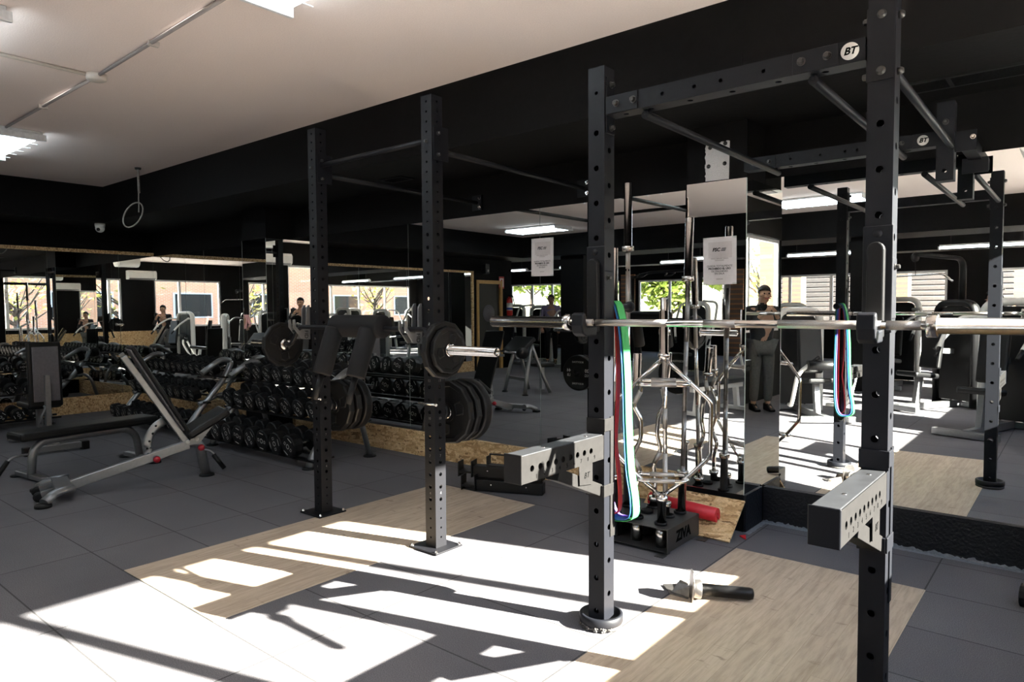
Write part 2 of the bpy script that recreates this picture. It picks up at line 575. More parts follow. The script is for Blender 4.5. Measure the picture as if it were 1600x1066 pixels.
def structure(o, label, cat):
    return tag(o, label, cat, kind='structure')

def copy_thing(o, loc=None, rot=None, label=None):
    c = o.copy(); COL.objects.link(c)
    for ch in o.children:
        d = ch.copy(); COL.objects.link(d); d.parent = c
        for g in ch.children:
            e = g.copy(); COL.objects.link(e); e.parent = d
    if loc is not None: c.location = loc
    if rot is not None: c.rotation_euler = rot
    if label: c['label'] = label
    return c

def lettering(name, text, size, T, mat, parent, depth=0.0008, align='CENTER', shear=0.0, bold=0.0):
    """flat raised letters; T maps local x right, y up, z out of the surface to world"""
    cu = bpy.data.curves.new(name, 'FONT')
    cu.body = text; cu.size = size; cu.align_x = align; cu.align_y = 'CENTER'
    cu.extrude = depth; cu.shear = shear; cu.offset = bold; cu.resolution_u = 3
    tmp = bpy.data.objects.new(name, cu)
    COL.objects.link(tmp)
    dg = bpy.context.evaluated_depsgraph_get()
    dg.update()
    me = bpy.data.meshes.new_from_object(tmp.evaluated_get(dg))
    bpy.data.objects.remove(tmp)
    me.materials.clear(); me.materials.append(M[mat])
    inv = world_of(parent).inverted() if parent else Matrix()
    me.transform(inv @ T)
    o = bpy.data.objects.new(name, me)
    COL.objects.link(o)
    if parent: o.parent = parent
    return o

def frame(org, right, up):
    r = Vector(right).normalized(); u = Vector(up).normalized(); n = r.cross(u)
    T = Matrix((r, u, n)).transposed().to_4x4()
    T.translation = Vector(org)
    return T

def fillet(pts, r, n=5):
    pts = [Vector(p) for p in pts]
    out = [pts[0]]
    for i in range(1, len(pts) - 1):
        a, b, c = pts[i - 1], pts[i], pts[i + 1]
        d1 = (a - b); d2 = (c - b)
        k = min(r, d1.length * 0.48, d2.length * 0.48)
        p = b + d1.normalized() * k; q = b + d2.normalized() * k
        for t in range(n + 1):
            t /= n
            out.append(p * (1 - t) ** 2 + b * 2 * t * (1 - t) + q * t * t)
    out.append(pts[-1])
    return out

def each(name, items, mats, parent, bevel=0.0):
    """one child object per mesh builder"""
    return [it.build(name, mats, parent, bevel=bevel) for it in items]

def bolts(items, mat, parent, r=.011, L=.016, name='bolt'):
    for p, d in items:
        b = MB(); bolt(b, p, d, r, L); b.build(name, mat, parent)

def bolt(b, p, d, r=.011, L=.016, mi=0):
    p = Vector(p); d = Vector(d).normalized()
    b.lathe([(r * 1.35, 0), (r * 1.35, .003)], p, d, 14, mi)
    b.lathe([(r, .003), (r, L * .8), (r * .75, L)], p, d, 6, mi, smooth=False)
    return b

# ================================================================ the room
ZC = 3.0; ZS = 2.545
XW = 0.55; YW = 4.5; XL = -10.6; YF = -11.0; XFL = -17.0

def sbox(name, label, cat, mat, x0, x1, y0, y1, z0, z1, bevel=0.0):
    o = MB().box(x0, x1, y0, y1, z0, z1).build(name, mat, origin=(0, 0, 0))
    if bevel:
        b = o.modifiers.new('bevel', 'BEVEL'); b.width = bevel; b.segments = 2
    return structure(o, label, cat)

sbox('floor', 'grey speckled rubber tile floor with thin seams', 'floor', 'floor', XFL - .1, XW + .12, YF - .1, YW + .1, -0.12, 0.0)
sbox('ceiling', 'pale rough painted ceiling of the gym', 'ceiling', 'ceiling', XFL - .1, XW + .12, YF - .1, YW + .1, ZC, ZC + .12)
sbox('wall_back', 'black painted wall carrying the mirrors behind the racks', 'wall', 'black_wall', XL - .1, XW + .12, YW, YW + .1, 0, ZC)
# left wall with the door opening
b = MB()
b.box(XL - .1, XL, -2.55, YW, 0, ZC); b.box(XL - .1, XL, -3.8, -3.45, 0, ZC); b.box(XL - .1, XL, -3.45, -2.55, 2.06, ZC)
structure(b.build('wall_left', 'black_wall', origin=(0, 0, 0)), 'black painted left wall with the mirror row and a doorway', 'wall')
sbox('wall_annex', 'black wall closing the far side room', 'wall', 'black_wall', XFL, XL - .1, -3.9, -3.8, 0, ZC)
sbox('wall_outer', 'black end wall of the far side room', 'wall', 'black_wall', XFL - .1, XFL, YF, -3.8, 0, ZC)

def wall_with_windows(name, label, axis, pos, th, a0, a1, openings, mat='black_wall'):
    b = MB()
    def bx(u0, u1, z0, z1):
        if u1 - u0 < 1e-4: return
        if axis == 'X': b.box(pos, pos + th, u0, u1, z0, z1)
        else: b.box(u0, u1, pos, pos + th, z0, z1)
    cur = a0
    for (u0, u1, z0, z1) in openings:
        bx(cur, u0, 0, ZC); bx(u0, u1, 0, z0); bx(u0, u1, z1, ZC); cur = u1
    bx(cur, a1, 0, ZC)
    return structure(b.build(name, mat, origin=(0, 0, 0)), label, 'wall')

WIN_R = [(-10.6, -5.2, 1.03, 2.475, (-9.3, -8.0, -6.7)), (-4.85, -3.95, 1.03, 2.475, (-4.55,)), (-2.35, -0.26, 1.03, 2.475, (-1.04,)), (0.67, 4.12, 1.03, 2.475, (0.99, 2.22, 3.47))]
wall_with_windows('wall_right', 'black wall with white framed windows on the street side', 'X', XW, .12, YF, YW, [w[:4] for w in WIN_R])
WIN_F = [(-16.6, -11.9, .85, 2.3, (-15.6, -14.7, -13.8, -12.9)), (-11.2, -8.0, .85, 2.3, (-10.1, -9.0)), (-7.4, -2.6, .85, 2.3, (-6.4, -5.3, -4.2)), (-1.6, .2, .85, 2.3, (-.7,))]
wall_with_windows('wall_far', 'black wall with tall windows at the far end of the gym', 'Y', YF - .1, .1, XFL, XW + .12, [w[:4] for w in WIN_F])

wn = 0
def window(axis, pos, u0, u1, z0, z1, mull, label):
    global wn
    wn += 1
    b = MB()
    t = 0.055; d = 0.06
    def bx(a0, a1, c0, c1, p0=0.0, p1=d):
        if axis == 'X': b.box(pos + p0, pos + p1, a0, a1, c0, c1)
        else: b.box(a0, a1, pos + p0, pos + p1, c0, c1)
    bx(u0, u1, z0, z0 + t); bx(u0, u1, z1 - t, z1)
    bx(u0, u0 + t, z0 + t, z1 - t); bx(u1 - t, u1, z0 + t, z1 - t)
    for m in mull: bx(m - .037, m + .037, z0 + t, z1 - t)
    root = b.build('window_%d' % wn, 'white_frame', origin=(0, 0, 0))
    structure(root, label, 'window')
    g = MB()
    if axis == 'X': g.box(pos + .028, pos + .032, u0 + t, u1 - t, z0 + t, z1 - t)
    else: g.box(u0 + t, u1 - t, pos + .028, pos + .032, z0 + t, z1 - t)
    g.build('window_pane', 'glass', root)
    s = MB()
    if axis == 'X': s.box(pos - .04, pos + .03, u0 - .04, u1 + .04, z0 - .035, z0 - .0005)
    else: s.box(u0 - .04, u1 + .04, pos + .03, pos + .14, z0 - .035, z0 - .0005)
    s.build('window_sill', 'white_frame', root)
WL = ['long white window by the far end of the street wall', 'narrow white window between black piers of the street wall', 'white two-light window beside the brick pier', 'long white window lighting the right power rack']
for k, w in enumerate(WIN_R): window('X', XW + .055, w[0], w[1], w[2], w[3], w[4], WL[k])
WL = ['white window onto the green garden in the side room', 'white window onto trees in the far wall', 'white window looking onto grey louvred shutters', 'white window at the street corner of the far wall']
for k, w in enumerate(WIN_F): window('Y', YF - .09, w[0], w[1], w[2], w[3], w[4], WL[k])

# dropped beams
sbox('beam_back', 'black dropped beam running above the mirror wall', 'beam', 'black_wall', XL, XW, 3.55, YW, ZS, ZC)
sbox('beam_left', 'black dropped beam above the left mirror wall', 'beam', 'black_wall', XL, -9.77, -3.2, 3.55, ZS, ZC)
sbox('beam_middle', 'black dropped beam across the middle of the gym', 'beam', 'black_wall', XFL, XW, -4.2, -3.2, ZS, ZC)
sbox('beam_far', 'black dropped beam near the far windows', 'beam', 'black_wall', XFL, XW, -8.6, -8.0, 2.6, ZC)
sbox('pillar_near', 'black boxed pillar with mirrored faces behind the bar holder', 'pillar', 'black_wall', -1.99, -1.60, 4.185, YW, 0, ZS)
sbox('pillar_far', 'black boxed pillar with mirrored faces behind the dumbbell racks', 'pillar', 'black_wall', -7.50, -7.00, 4.185, YW, 0, ZS)
sbox('pillar_room', 'black square pillar in the middle of the far room', 'pillar', 'black_wall', -8.9, -8.3, -3.95, -3.45, 0, ZS)
sbox('pillar_room_east', 'black square pillar beside the far machines', 'pillar', 'black_wall', -3.0, -2.45, -3.95, -3.45, 0, ZS)

# plinths
sbox('baseboard_back', 'wood chipboard plinth under the long mirror', 'baseboard', 'osb', -7.0, -1.995, 4.476, YW, 0, .232)
sbox('baseboard_corner', 'wood chipboard plinth under the corner mirror', 'baseboard', 'osb', XL, -7.505, 4.476, YW, 0, .232)
sbox('baseboard_left', 'wood chipboard plinth under the left wall mirrors', 'baseboard', 'osb', XL, XL + .024, -2.4, 4.47, 0, .232)
sbox('baseboard_right', 'black painted plinth under the right hand mirror', 'baseboard', 'plinth', -1.58, XW, 4.47, YW, 0, .232)
sbox('baseboard_pillar', 'black painted plinth on the pillar side', 'baseboard', 'plinth', -1.60, -1.585, 4.186, 4.47, 0, .232)
sbox('trim_1', 'wood chipboard strip capping the left wall mirrors', 'trim', 'osb', XL, XL + .03, -2.38, YW, 2.205, 2.25)
sbox('trim_2', 'wood chipboard dado under the street windows', 'trim', 'osb', XW - .012, XW, -.3, 4.46, .05, .93)
sbox('trim_3', 'wood chipboard strip edging the last left mirror', 'trim', 'osb', XL, XL + .03, -2.44, -2.38, 0, 2.25)
sbox('trim_4', 'yellow brick pier face between the far windows', 'trim', 'brick_pier', -7.95, -7.45, YF, YF + .08, 0, 2.5)
sbox('trim_5', 'yellow brick pier face beside the garden window', 'trim', 'brick_pier', -11.8, -11.3, YF, YF + .08, 0, 2.5)
# ragged sealant strip along the black plinth
def ragged(name, label, pts_a, pts_b, seedv):
    rnd = random.Random(seedv)
    a0, a1 = Vector(pts_a[0]), Vector(pts_a[1])
    b0, b1 = Vector(pts_b[0]), Vector(pts_b[1])
    n = int((a1 - a0).length / .012)
    vs = []; fs = []
    for i in range(n + 1):
        t = i / n
        vs.append(a0.lerp(a1, t)); 
        p = b0.lerp(b1, t)
        d = (p - a0.lerp(a1, t)).normalized()
        vs.append(p + d * rnd.uniform(-.004, .004))
        if i: fs.append((2 * i - 2, 2 * i - 1, 2 * i + 1, 2 * i))
    o = MB().add(vs, fs).build(name, 'sealant', origin=(0, 0, 0))
    return structure(o, label, 'trim')
ragged('trim_6', 'ragged pale sealant strip along the black plinth', ((-1.585, 4.47, .0012), (XW, 4.47, .0012)), ((-1.56, 4.432, .0012), (XW, 4.432, .0012)), 3)
ragged('trim_7', 'ragged pale sealant strip along the pillar foot', ((-1.585, 4.47, .0014), (-1.6, 4.17, .0014)), ((-1.548, 4.432, .0014), (-1.553, 4.15, .0014)), 4)
def ragged_up(name, label, x0, x1, y):
    rnd = random.Random(9)
    vs = []; fs = []
    n = int(abs(x1 - x0) / .009)
    for i in range(n + 1):
        x = x0 + (x1 - x0) * i / n
        lv_ = .6 * lv_ + .4 * rnd.uniform(.0, .03) if i else .012
        vs += [(x, y, 0), (x, y, lv_ + rnd.uniform(-.002, .002))]
        if i: fs.append((2 * i - 2, 2 * i, 2 * i + 1, 2 * i - 1))
    return structure(MB().add(vs, fs).build(name, 'sealant', origin=(0, 0, 0)), label, 'trim')
ragged_up('trim_8', 'ragged pale paint edge low on the black plinth', -1.58, XW, 4.4688)

# ---------------------------------------------------------------- mirrors
def mirror(label, x0, x1, y0, y1, z0, z1, group='mirror panels'):
    """thin glass sheet, dark edge"""
    b = MB().box(x0, x1, y0, y1, z0, z1)
    o = b.build('wall_mirror', ['mirror', 'mirror_edge'])
    dx, dy = x1 - x0, y1 - y0
    for p in o.data.polygons:
        n = p.normal
        big = abs(n.x) > .9 if dx < dy else abs(n.y) > .9
        p.material_index = 0 if big else 1
    return tag(o, label, 'mirror', group)
g = .0022; t = .005
ZB = .233
mirror('frameless mirror panel in the far left corner', XL + t + .001, -9.05 - g, YW - t, YW, ZB, 2.2)
mirror('frameless mirror panel just before the far pillar', -9.05 + g, -7.50 - t, YW - t, YW, ZB, 2.2)
mirror('narrow mirror strip just after the far pillar', -7.0 + t, -6.60 - g, YW - t, YW, ZB, 2.215)
mirror('frameless mirror panel behind the near end of the dumbbell racks', -6.60 + g, -5.01 - g, YW - t, YW, ZB, 2.215)
mirror('frameless mirror panel behind the padded squat bar', -5.01 + g, -3.42 - g, YW - t, YW, ZB, 2.215)
mirror('frameless mirror panel behind the bar holder', -3.42 + g, -1.99 - t, YW - t, YW, ZB, 2.215)
mirror('large frameless mirror panel above the black plinth', -1.60 + t, -.02 - g, YW - t, YW, ZB, 2.225)
mirror('mirror panel ending at the street wall', -.02 + g, XW - .001, YW - t, YW, ZB, 2.225)
mirror('mirror facing on the front of the near pillar', -1.99, -1.60, 4.185 - t, 4.185, ZB, 2.192, 'pillar mirrors')
mirror('mirror facing on the side of the near pillar', -1.60, -1.60 + t, 4.185 - t, YW - t, ZB, 2.19, 'pillar mirrors')
mirror('mirror facing on the front of the far pillar', -7.50, -7.00, 4.185 - t, 4.185, ZB, 2.2, 'pillar mirrors')
mirror('mirror facing on the side of the far pillar', -7.00, -7.00 + t, 4.185 - t, YW - t, ZB, 2.2, 'pillar mirrors')
mirror('mirror facing on the corner side of the far pillar', -7.50 - t, -7.50, 4.185 - t, YW - t, ZB, 2.2, 'pillar mirrors')
LM = [YW - t - .001, 4.02, 3.14, 1.94, .74, -.46, -1.66, -2.37]
LN = ['short', 'narrow', 'third', 'fourth', 'fifth', 'sixth', 'last']
for k in range(7):
    y1, y0 = LM[k] - (g if k else 0), LM[k + 1] + g
    mo = mirror('%s mirror panel on the left wall counted from the corner' % LN[k] if k > 1 else ('narrow mirror panel beside the corner on the left wall' if k == 0 else 'second mirror panel from the corner on the left wall'), XL + .013, XL + .013 + t, y0, y1, ZB, 2.2)
    mo.rotation_euler = (0, -math.radians(.32), 0)

# ---------------------------------------------------------------- lifting platforms let into the floor
for nm, lb, x0, x1, y0, y1 in (('lifting_platform', 'pale pine platform let into the floor under the right rack', -1.52, -.565, 1.48, 3.87), ('lifting_platform', 'pale pine platform let into the floor before the rack with the padded bar', -3.955, -2.975, 1.48, 3.84)):
    tag(MB().box(x0, x1, y0, y1, -.01, .0025).build(nm, 'plank'), lb, 'platform', 'lifting platforms')

# ---------------------------------------------------------------- outside
structure(MB().box(XW + .12, 40, -40, 40, -.3, -.15).build('ground', 'pave', origin=(0, 0, 0)), 'pale pavement outside the street windows', 'ground')
structure(MB().box(-45, XW + .12, -45, YF - .1, -.3, -.15).build('ground_garden', 'pave', origin=(0, 0, 0)), 'pale ground of the garden beyond the far windows', 'ground')
bd = thing('brick_building', 'orange brick building across the street seen in the mirrors', 'building', (17, -3, -.15))
MB().box(17, 22, -30, 22, -.15, 6.2).build('facade', 'brick_out', bd)
for k in range(9):
    y = -26 + k * 5.2
    w = MB().box(16.93, 17.02, y, y + 2.2, 1.3, 2.7).build('window', 'white_frame', bd)
    MB().box(16.90, 16.935, y + .1, y + 2.1, 1.38, 2.62).build('pane', 'machine_black', w)
MB().box(16.9, 22.1, -30.1, 22.1, 6.2, 6.45).build('coping', 'pave', bd)
fb = thing('garden_building', 'tan brick building behind the garden windows', 'building', (-3, -25, -.15))
MB().box(-10, 4, -27, -24, -.15, 4.8).build('facade', 'brick_pier', fb)
tag(MB().box(1.70, 2.24, -6.6, -6.0, -.15, 4.0).build('brick_pier', 'brick_pier'), 'orange brick pier standing outside beyond the two-light window', 'pier')

def tree(label, x, y, h, r, leaf, seedv, n=500, ls=.16):
    rnd = random.Random(seedv)
    root = thing('tree', label, 'tree', (x, y, -.15), 0, 'trees outside')
    b = MB()
    b.tube([(x, y, -.15), (x + .06, y, h * .35), (x - .05, y + .05, h * .62)], [.11, .085, .05], 8)
    for k in range(16):
        a = rnd.uniform(0, 2 * PI); z0 = h * rnd.uniform(.3, .6)
        L = r * rnd.uniform(.6, 1.0)
        b.tube([(x, y, z0), (x + .5 * L * math.cos(a), y + .5 * L * math.sin(a), z0 + h * .12), (x + L * math.cos(a), y + L * math.sin(a), z0 + h * rnd.uniform(.15, .35))], [.04, .028, .012], 6)
    b.build('trunk', 'bark', root)
    c = MB()
    for k in range(n):
        a = rnd.uniform(0, 2 * PI); u = rnd.uniform(-1, 1); rr = r * rnd.random() ** .4
        p = Vector((x + rr * math.cos(a) * math.sqrt(1 - u * u), y + rr * math.sin(a) * math.sqrt(1 - u * u), h * .68 + rr * u * .75 * h / (2.2 * r)))
        d = Vector((rnd.uniform(-1, 1), rnd.uniform(-1, 1), rnd.uniform(-.6, .6))).normalized()
        e = d.cross(Vector((rnd.uniform(-1, 1), rnd.uniform(-1, 1), 1))).normalized()
        s = ls * rnd.uniform(.6, 1.3)
        c.add([p - d * s, p + e * s * .5, p + d * s, p - e * s * .5], [(0, 1, 2, 3)])
    c.build('foliage', leaf, root)
for k, (x, y, h, r, lf, lb) in enumerate([
    (8.0, -2.2, 3.6, 1.5, 'leaf_yellow', 'sparse yellow-green street tree before the brick building, opposite the two-light window'),
    (9.5, -9.0, 3.8, 1.7, 'leaf_yellow', 'yellowing street tree opposite the long far window'),
    (7.0, 1.6, 3.2, 1.3, 'leaf_yellow', 'small yellow street tree opposite the rack window'),
    (5.2, -6.2, 3.0, 1.0, 'leaf_yellow', 'thin yellow tree near the narrow street window'),
    (4.1, -11.6, 3.4, 1.0, 'leaf_yellow', 'slim pale green tree behind the orange brick pier'),
    (-15.5, -14.0, 3.8, 1.7, 'leaf', 'dense green garden tree outside the side room'),
    (-12.2, -15.2, 3.6, 1.3, 'leaf', 'second green garden tree outside the side room'),
    (-21.5, -18.5, 6.5, 2.4, 'leaf', 'tall green garden tree far behind the side room windows'),
    (-16.6, -19.5, 6.8, 2.3, 'leaf', 'tall green garden tree behind the dense one'),
    (-11.6, -20.2, 6.2, 2.1, 'leaf', 'tall green tree close before the tan brick building'),
    (-8.7, -17.8, 4.4, 1.2, 'leaf', 'green garden tree beside the end of the louvred fence'),
    (-5.4, -17.4, 4.6, 1.4, 'leaf_yellow', 'pale green garden tree rising behind the louvred fence')]):
    tree(lb, x, y, h, r, lf, 20 + k, 170 if lf == 'leaf_yellow' else (2200 if h > 5 else 1300), .13 if lf == 'leaf_yellow' else (.3 if h > 5 else .19))
lv = thing('louvred_shutter', 'long grey louvred fence standing outside the far windows', 'fence', (-5, YF - 3.6, -.15))
MB().box(-9.6, -1.5, YF - 3.68, YF - 3.64, -.15, 3.3).build('backing', 'machine_black', lv)
for k in range(21):
    z = .1 + k * .155
    MB().beam((-9.6, YF - 3.6, z), (-1.5, YF - 3.6, z), .02, .125, up=(0, .35, 1)).build('slat', 'louver', lv)
for x, lb in ((-7.0, 'orange brick pier in front of the louvred fence, nearer the doorway wall'), (-4.1, 'orange brick pier in front of the louvred fence, nearer the street')):
    tag(MB().box(x - .28, x + .28, YF - 2.6, YF - 2.1, -.15, 3.4).build('brick_pier', 'brick_pier'), lb, 'pier', 'brick piers outside')

# ---------------------------------------------------------------- door in the left wall
d = MB()
for (y0, y1, z0, z1) in ((-3.45, -3.37, 0, 2.06), (-2.63, -2.55, 0, 2.06), (-3.37, -2.63, 1.98, 2.06)):
    d.box(XL - .1, XL + .02, y0, y1, z0, z1)
door = structure(d.build('door_1', 'door_wood', origin=(0, 0, 0)), 'black door in a varnished wood frame on the left wall', 'door')
MB().box(XL - .07, XL - .03, -3.37, -2.63, .005, 1.98).build('door_leaf', 'machine_black', door)
MB().tube(fillet([(XL - .03, -3.28, 1.02), (XL + .03, -3.28, 1.02), (XL + .03, -3.14, 1.02)], .02), .009, 8).build('door_handle', 'steel', door)
MB().lathe([(0, 0), (.2, 0), (.2, .01), (0, .012)], (XL - .03, -3.0, 1.3), (1, 0, 0), 24).build('round_vent', 'grey_back', door)

# ================================================================ power rack on the right
def post_mesh(b, x0, x1, y0, y1, z0, z1, front, side, rf=.0115, n=12):
    """hollow square post, through holes along front/back (list of (z, r)) and along the sides"""
    wx, wy = x1 - x0, y1 - y0
    H_ = z1 - z0
    fh = [(wx / 2, z - z0, r) for z, r in front if z0 + .01 < z < z1 - .01]
    sh = [(wy / 2, z - z0, r) for z, r in side if z0 + .01 < z < z1 - .01]
    b.holed((x0, y0, z0), (1, 0, 0), (0, 0, 1), (0, -1, 0), wx, H_, fh, n=n)
    b.holed((x0, y1, z0), (1, 0, 0), (0, 0, 1), (0, 1, 0), wx, H_, fh, n=n)
    b.holed((x1, y0, z0), (0, 1, 0), (0, 0, 1), (1, 0, 0), wy, H_, sh, n=n)
    b.holed((x0, y0, z0), (0, 1, 0), (0, 0, 1), (-1, 0, 0), wy, H_, sh, n=n)
    b.add([(x0, y0, z1), (x1, y0, z1), (x1, y1, z1), (x0, y1, z1)], [(0, 1, 2, 3)])
    return b

PX = (-1.655, -.565)            # left edges of the two posts
PY0, PY1 = 2.52, 2.60
pr = thing('power_rack', 'tall black power rack with two floor posts and a logo beam tied to the wall', 'power rack', (-1.07, 2.56, 0))
FH = [(.0725 + .148 * k, .0125) for k in range(17)]
SH = [(.148 + .148 * k, .0125) for k in range(16)]
for x in PX:
    p = post_mesh(MB(), x, x + .08, PY0, PY1, .03, 2.42, [h for h in FH if h[0] < 2.2] + [(2.312, .008)], [h for h in SH if h[0] < 2.15]).build('post', 'rack', pr)
    f = MB()
    f.lathe([(.094, .018), (.096, .024), (.096, .052), (.090, .056), (.082, .056), (.078, .034), (0, .034)], (x + .04, 2.56, 0), (0, 0, 1), 36)
    f.lathe([(.092, .003), (.094, .006), (.093, .018)], (x + .04, 2.56, 0), (0, 0, 1), 36, 1)
    for k in range(46):
        a = -2.4 + 2.0 * k / 45
        rr = .092 + .004 * math.sin(k * 7.1)
        f.ball((x + .04 + rr * math.cos(a), 2.56 + rr * math.sin(a), .012 + .006 * math.sin(k * 3.3)), .006, (1, 1, 1), 6, 1)
    f.build('foot', ['rack', 'rubber_foot'], pr)
# front beam with end plates
BX0, BX1 = -1.567, -.573
BZ0, BZ1 = 2.211, 2.286
b = MB()
bh = [(.0375, t, .008) for t in (.26, .395, .50, .66)]
b.holed((BX0, PY0, BZ0), (0, 0, 1), (1, 0, 0), (0, -1, 0), .075, BX1 - BX0, bh)
b.holed((BX0, PY1, BZ0), (0, 0, 1), (1, 0, 0), (0, 1, 0), .075, BX1 - BX0, bh)
bu = [(.04, t, .012) for t in (.075, .19, .36, .53, .70, .86)]
b.holed((BX0, PY0, BZ0), (0, 1, 0), (1, 0, 0), (0, 0, -1), .08, BX1 - BX0, bu)
b.add([(BX0, PY0, BZ1), (BX1, PY0, BZ1), (BX1, PY1, BZ1), (BX0, PY1, BZ1)], [(0, 1, 2, 3)])
beam = b.build('crossbeam', 'rack', pr)
each('splice_plate', [MB().box(x0, x1, PY0 - .005, PY0 - .0005, BZ0 + .001, BZ1 - .001) for x0, x1 in ((BX0 + .001, -1.415), (-.805, -.655))], 'rack', beam, .002)
each('end_plate', [MB().box(x, x + .006, PY0 + .008, PY1 - .008, 2.14, 2.375) for x in (BX0 - .007, BX1 + .001)], 'rack', beam, .002)
bolts([((x, PY0 - .005, 2.25), (0, -1, 0)) for x in (-1.515, -1.435, -.775, -.69)] + [((x, 2.56, z), (dx, 0, 0)) for x, dx in ((BX0 + .001, 1), (BX1 - .001, -1)) for z in (2.165, 2.345)], 'bolt', beam)
for x in PX:
    for z in (2.345, 2.165): MB().lathe([(.013, 0), (.013, .01), (.008, .018)], (x + .08, 2.56, z), (1, 0, 0), 10).build('bolt', 'bolt', pr)
gpl = MB().box(PX[1] + .0, PX[1] + .078, PY0 - .005, PY0 - .0006, 2.135, 2.40).build('gusset_plate', 'rack', pr)
for z in (2.345, 2.165):
    MB().lathe([(.0145, 0), (.0145, .002), (.009, .002), (.009, .010)], (PX[1] + .04, PY0 - .005, z), (0, -1, 0), 16).build('bolt', 'bolt', gpl)

def logo(parent, cx, y, cz, r):
    d = MB().lathe([(0, 0), (r, 0), (r, .0012), (0, .0012)], (cx, y, cz), (0, -1, 0), 36).build('emblem', 'white_print', parent)
    T = frame((cx, y - .0014, cz - r * .02), (1, 0, 0), (0, 0, 1))
    lettering('emblem_letters', 'BT', r * 1.15, T, 'dark_print', d, .0004, shear=.28, bold=.0012)
logo(beam, -.620, PY0 - .0008, 2.250, .0285)

# rear beam, hanging stub and pull-up bars towards the mirror wall
RY = 4.10
b = MB()
b.holed((-1.585, RY, 2.213), (0, 0, 1), (1, 0, 0), (0, -1, 0), .073, .99, [(.036, t, .008) for t in (.27, .43, .56, .62)])
b.box(-1.585, -.595, RY + .0005, RY + .075, 2.286, 2.2861)
b.holed((-1.585, RY, 2.213), (0, 1, 0), (1, 0, 0), (0, 0, -1), .075, .99, [(.0375, t, .012) for t in (.13, .26, .4, .55, .7, .86)])
b.add([(-1.585, RY + .075, 2.213), (-.595, RY + .075, 2.213), (-.595, RY + .075, 2.286), (-1.585, RY + .075, 2.286)], [(0, 3, 2, 1)])
rb = b.build('crossbeam', 'rack', pr)
each('splice_plate', [MB().box(-1.584, -1.40, RY - .005, RY - .0005, 2.215, 2.285), MB().box(-.83, -.70, RY - .005, RY - .0005, 2.215, 2.285)], 'rack', rb)
bolts([((x, RY - .005, 2.25), (0, -1, 0)) for x in (-1.53, -1.435, -.75)], 'bolt', rb, .009)
logo(rb, -.655, RY - .0008, 2.250, .026)
st = post_mesh(MB(), -.592, -.515, 4.07, 4.147, 2.03, 2.42, [(2.08, .011), (2.32, .011)], [(2.13, .011)])
st.box(-.592, -.515, 4.07, 4.147, 2.03, 2.031)
sp = st.build('wall_post', 'rack', pr)
s = MB().box(-.515, -.425, 4.10, 4.106, 2.17, 2.27)
s.box(-.50, -.44, 4.106, YW - .006, 2.19, 2.25)
s.box(-.53, -.41, YW - .012, YW - .0055, 2.12, 2.20)
s.build('wall_bracket', 'rack', sp)
bolts([((-.44, 4.10, 2.235), (0, -1, 0))], 'chrome', sp, .009)
bolts([((-.553, 4.07, 2.32), (0, -1, 0))], 'bolt', sp)
for x in (-1.40, -.745, -.515):
    z = 2.19 if x < -.6 else 2.195
    y1 = 4.19 if x < -.6 else 4.066
    b = MB().cyl((x, PY0 + .03, z), (x - .012, y1, z + .004), .0165, n=14)
    if x < -.6:
        b.cyl((x, PY0 + .04, z), (x, PY0 + .04, BZ0), .012, n=10); b.cyl((x - .012, RY + .04, z), (x - .012, RY + .04, 2.213), .012, n=10)
    b.build('pull_up_bar', 'rack', pr)
# short round stub on the back of the right post
b = MB().cyl((PX[1] + .04, PY1 + .0005, .37), (PX[1] + .04, PY1 + .10, .37), .019, n=16)
b.build('storage_pin', 'rack', pr)

# ---------------------------------------------------------------- J hooks
def j_hook(x, label):
    r = thing('j_hook', label, 'bar hook', (x + .04, PY0, 1.30), 0, 'bar hooks on the right rack')
    b = MB()
    b.box(x - .004, x + .086, PY0 - .0085, PY0 - .0015, 1.315, 1.665)
    b.box(x + .0805, x + .0865, PY0 - .008, PY0 + .055, 1.36, 1.56)
    b.build('mount_plate', 'rack', r, bevel=.006)
    # upright padded arm
    pts = []
    for k in range(9):
        a = PI * k / 8
        pts.append((x + .04 + .0 - .026 * math.cos(a), PY0 - .0087, 1.585 + .026 * math.sin(a)))
    pts = pts + [(x + .066, PY0 - .0087, 1.30), (x + .014, PY0 - .0087, 1.30)]
    MB().prism(pts, (0, -.028, 0)).build('pad', 'rubber', r, bevel=.005)
    # shelf and nose, drawn in the Y-Z plane
    pr_ = [(PY0 - .037, 1.327), (PY0 - .115, 1.322), (PY0 - .122, 1.375), (PY0 - .132, 1.385), (PY0 - .148, 1.375), (PY0 - .152, 1.33), (PY0 - .142, 1.295), (PY0 - .12, 1.283), (PY0 - .037, 1.285)]
    MB().prism([(x + .012, y, z) for y, z in pr_], (.056, 0, 0)).build('hook', 'rack', r, bevel=.006)
    bolts([((x + .0865, PY0 + .02, 1.53), (1, 0, 0))], 'bolt', r, .008)
    MB().lathe([(.014, 0), (.014, .0015), (.0, .002)], (x + .04, PY0 - .0085, 1.64), (0, -1, 0), 18).build('pin_cap', 'rack', r)
j_hook(PX[0], 'black padded bar hook on the left post of the right rack, holding the long barbell')
j_hook(PX[1], 'black padded bar hook on the right post of the right rack, holding the long barbell')

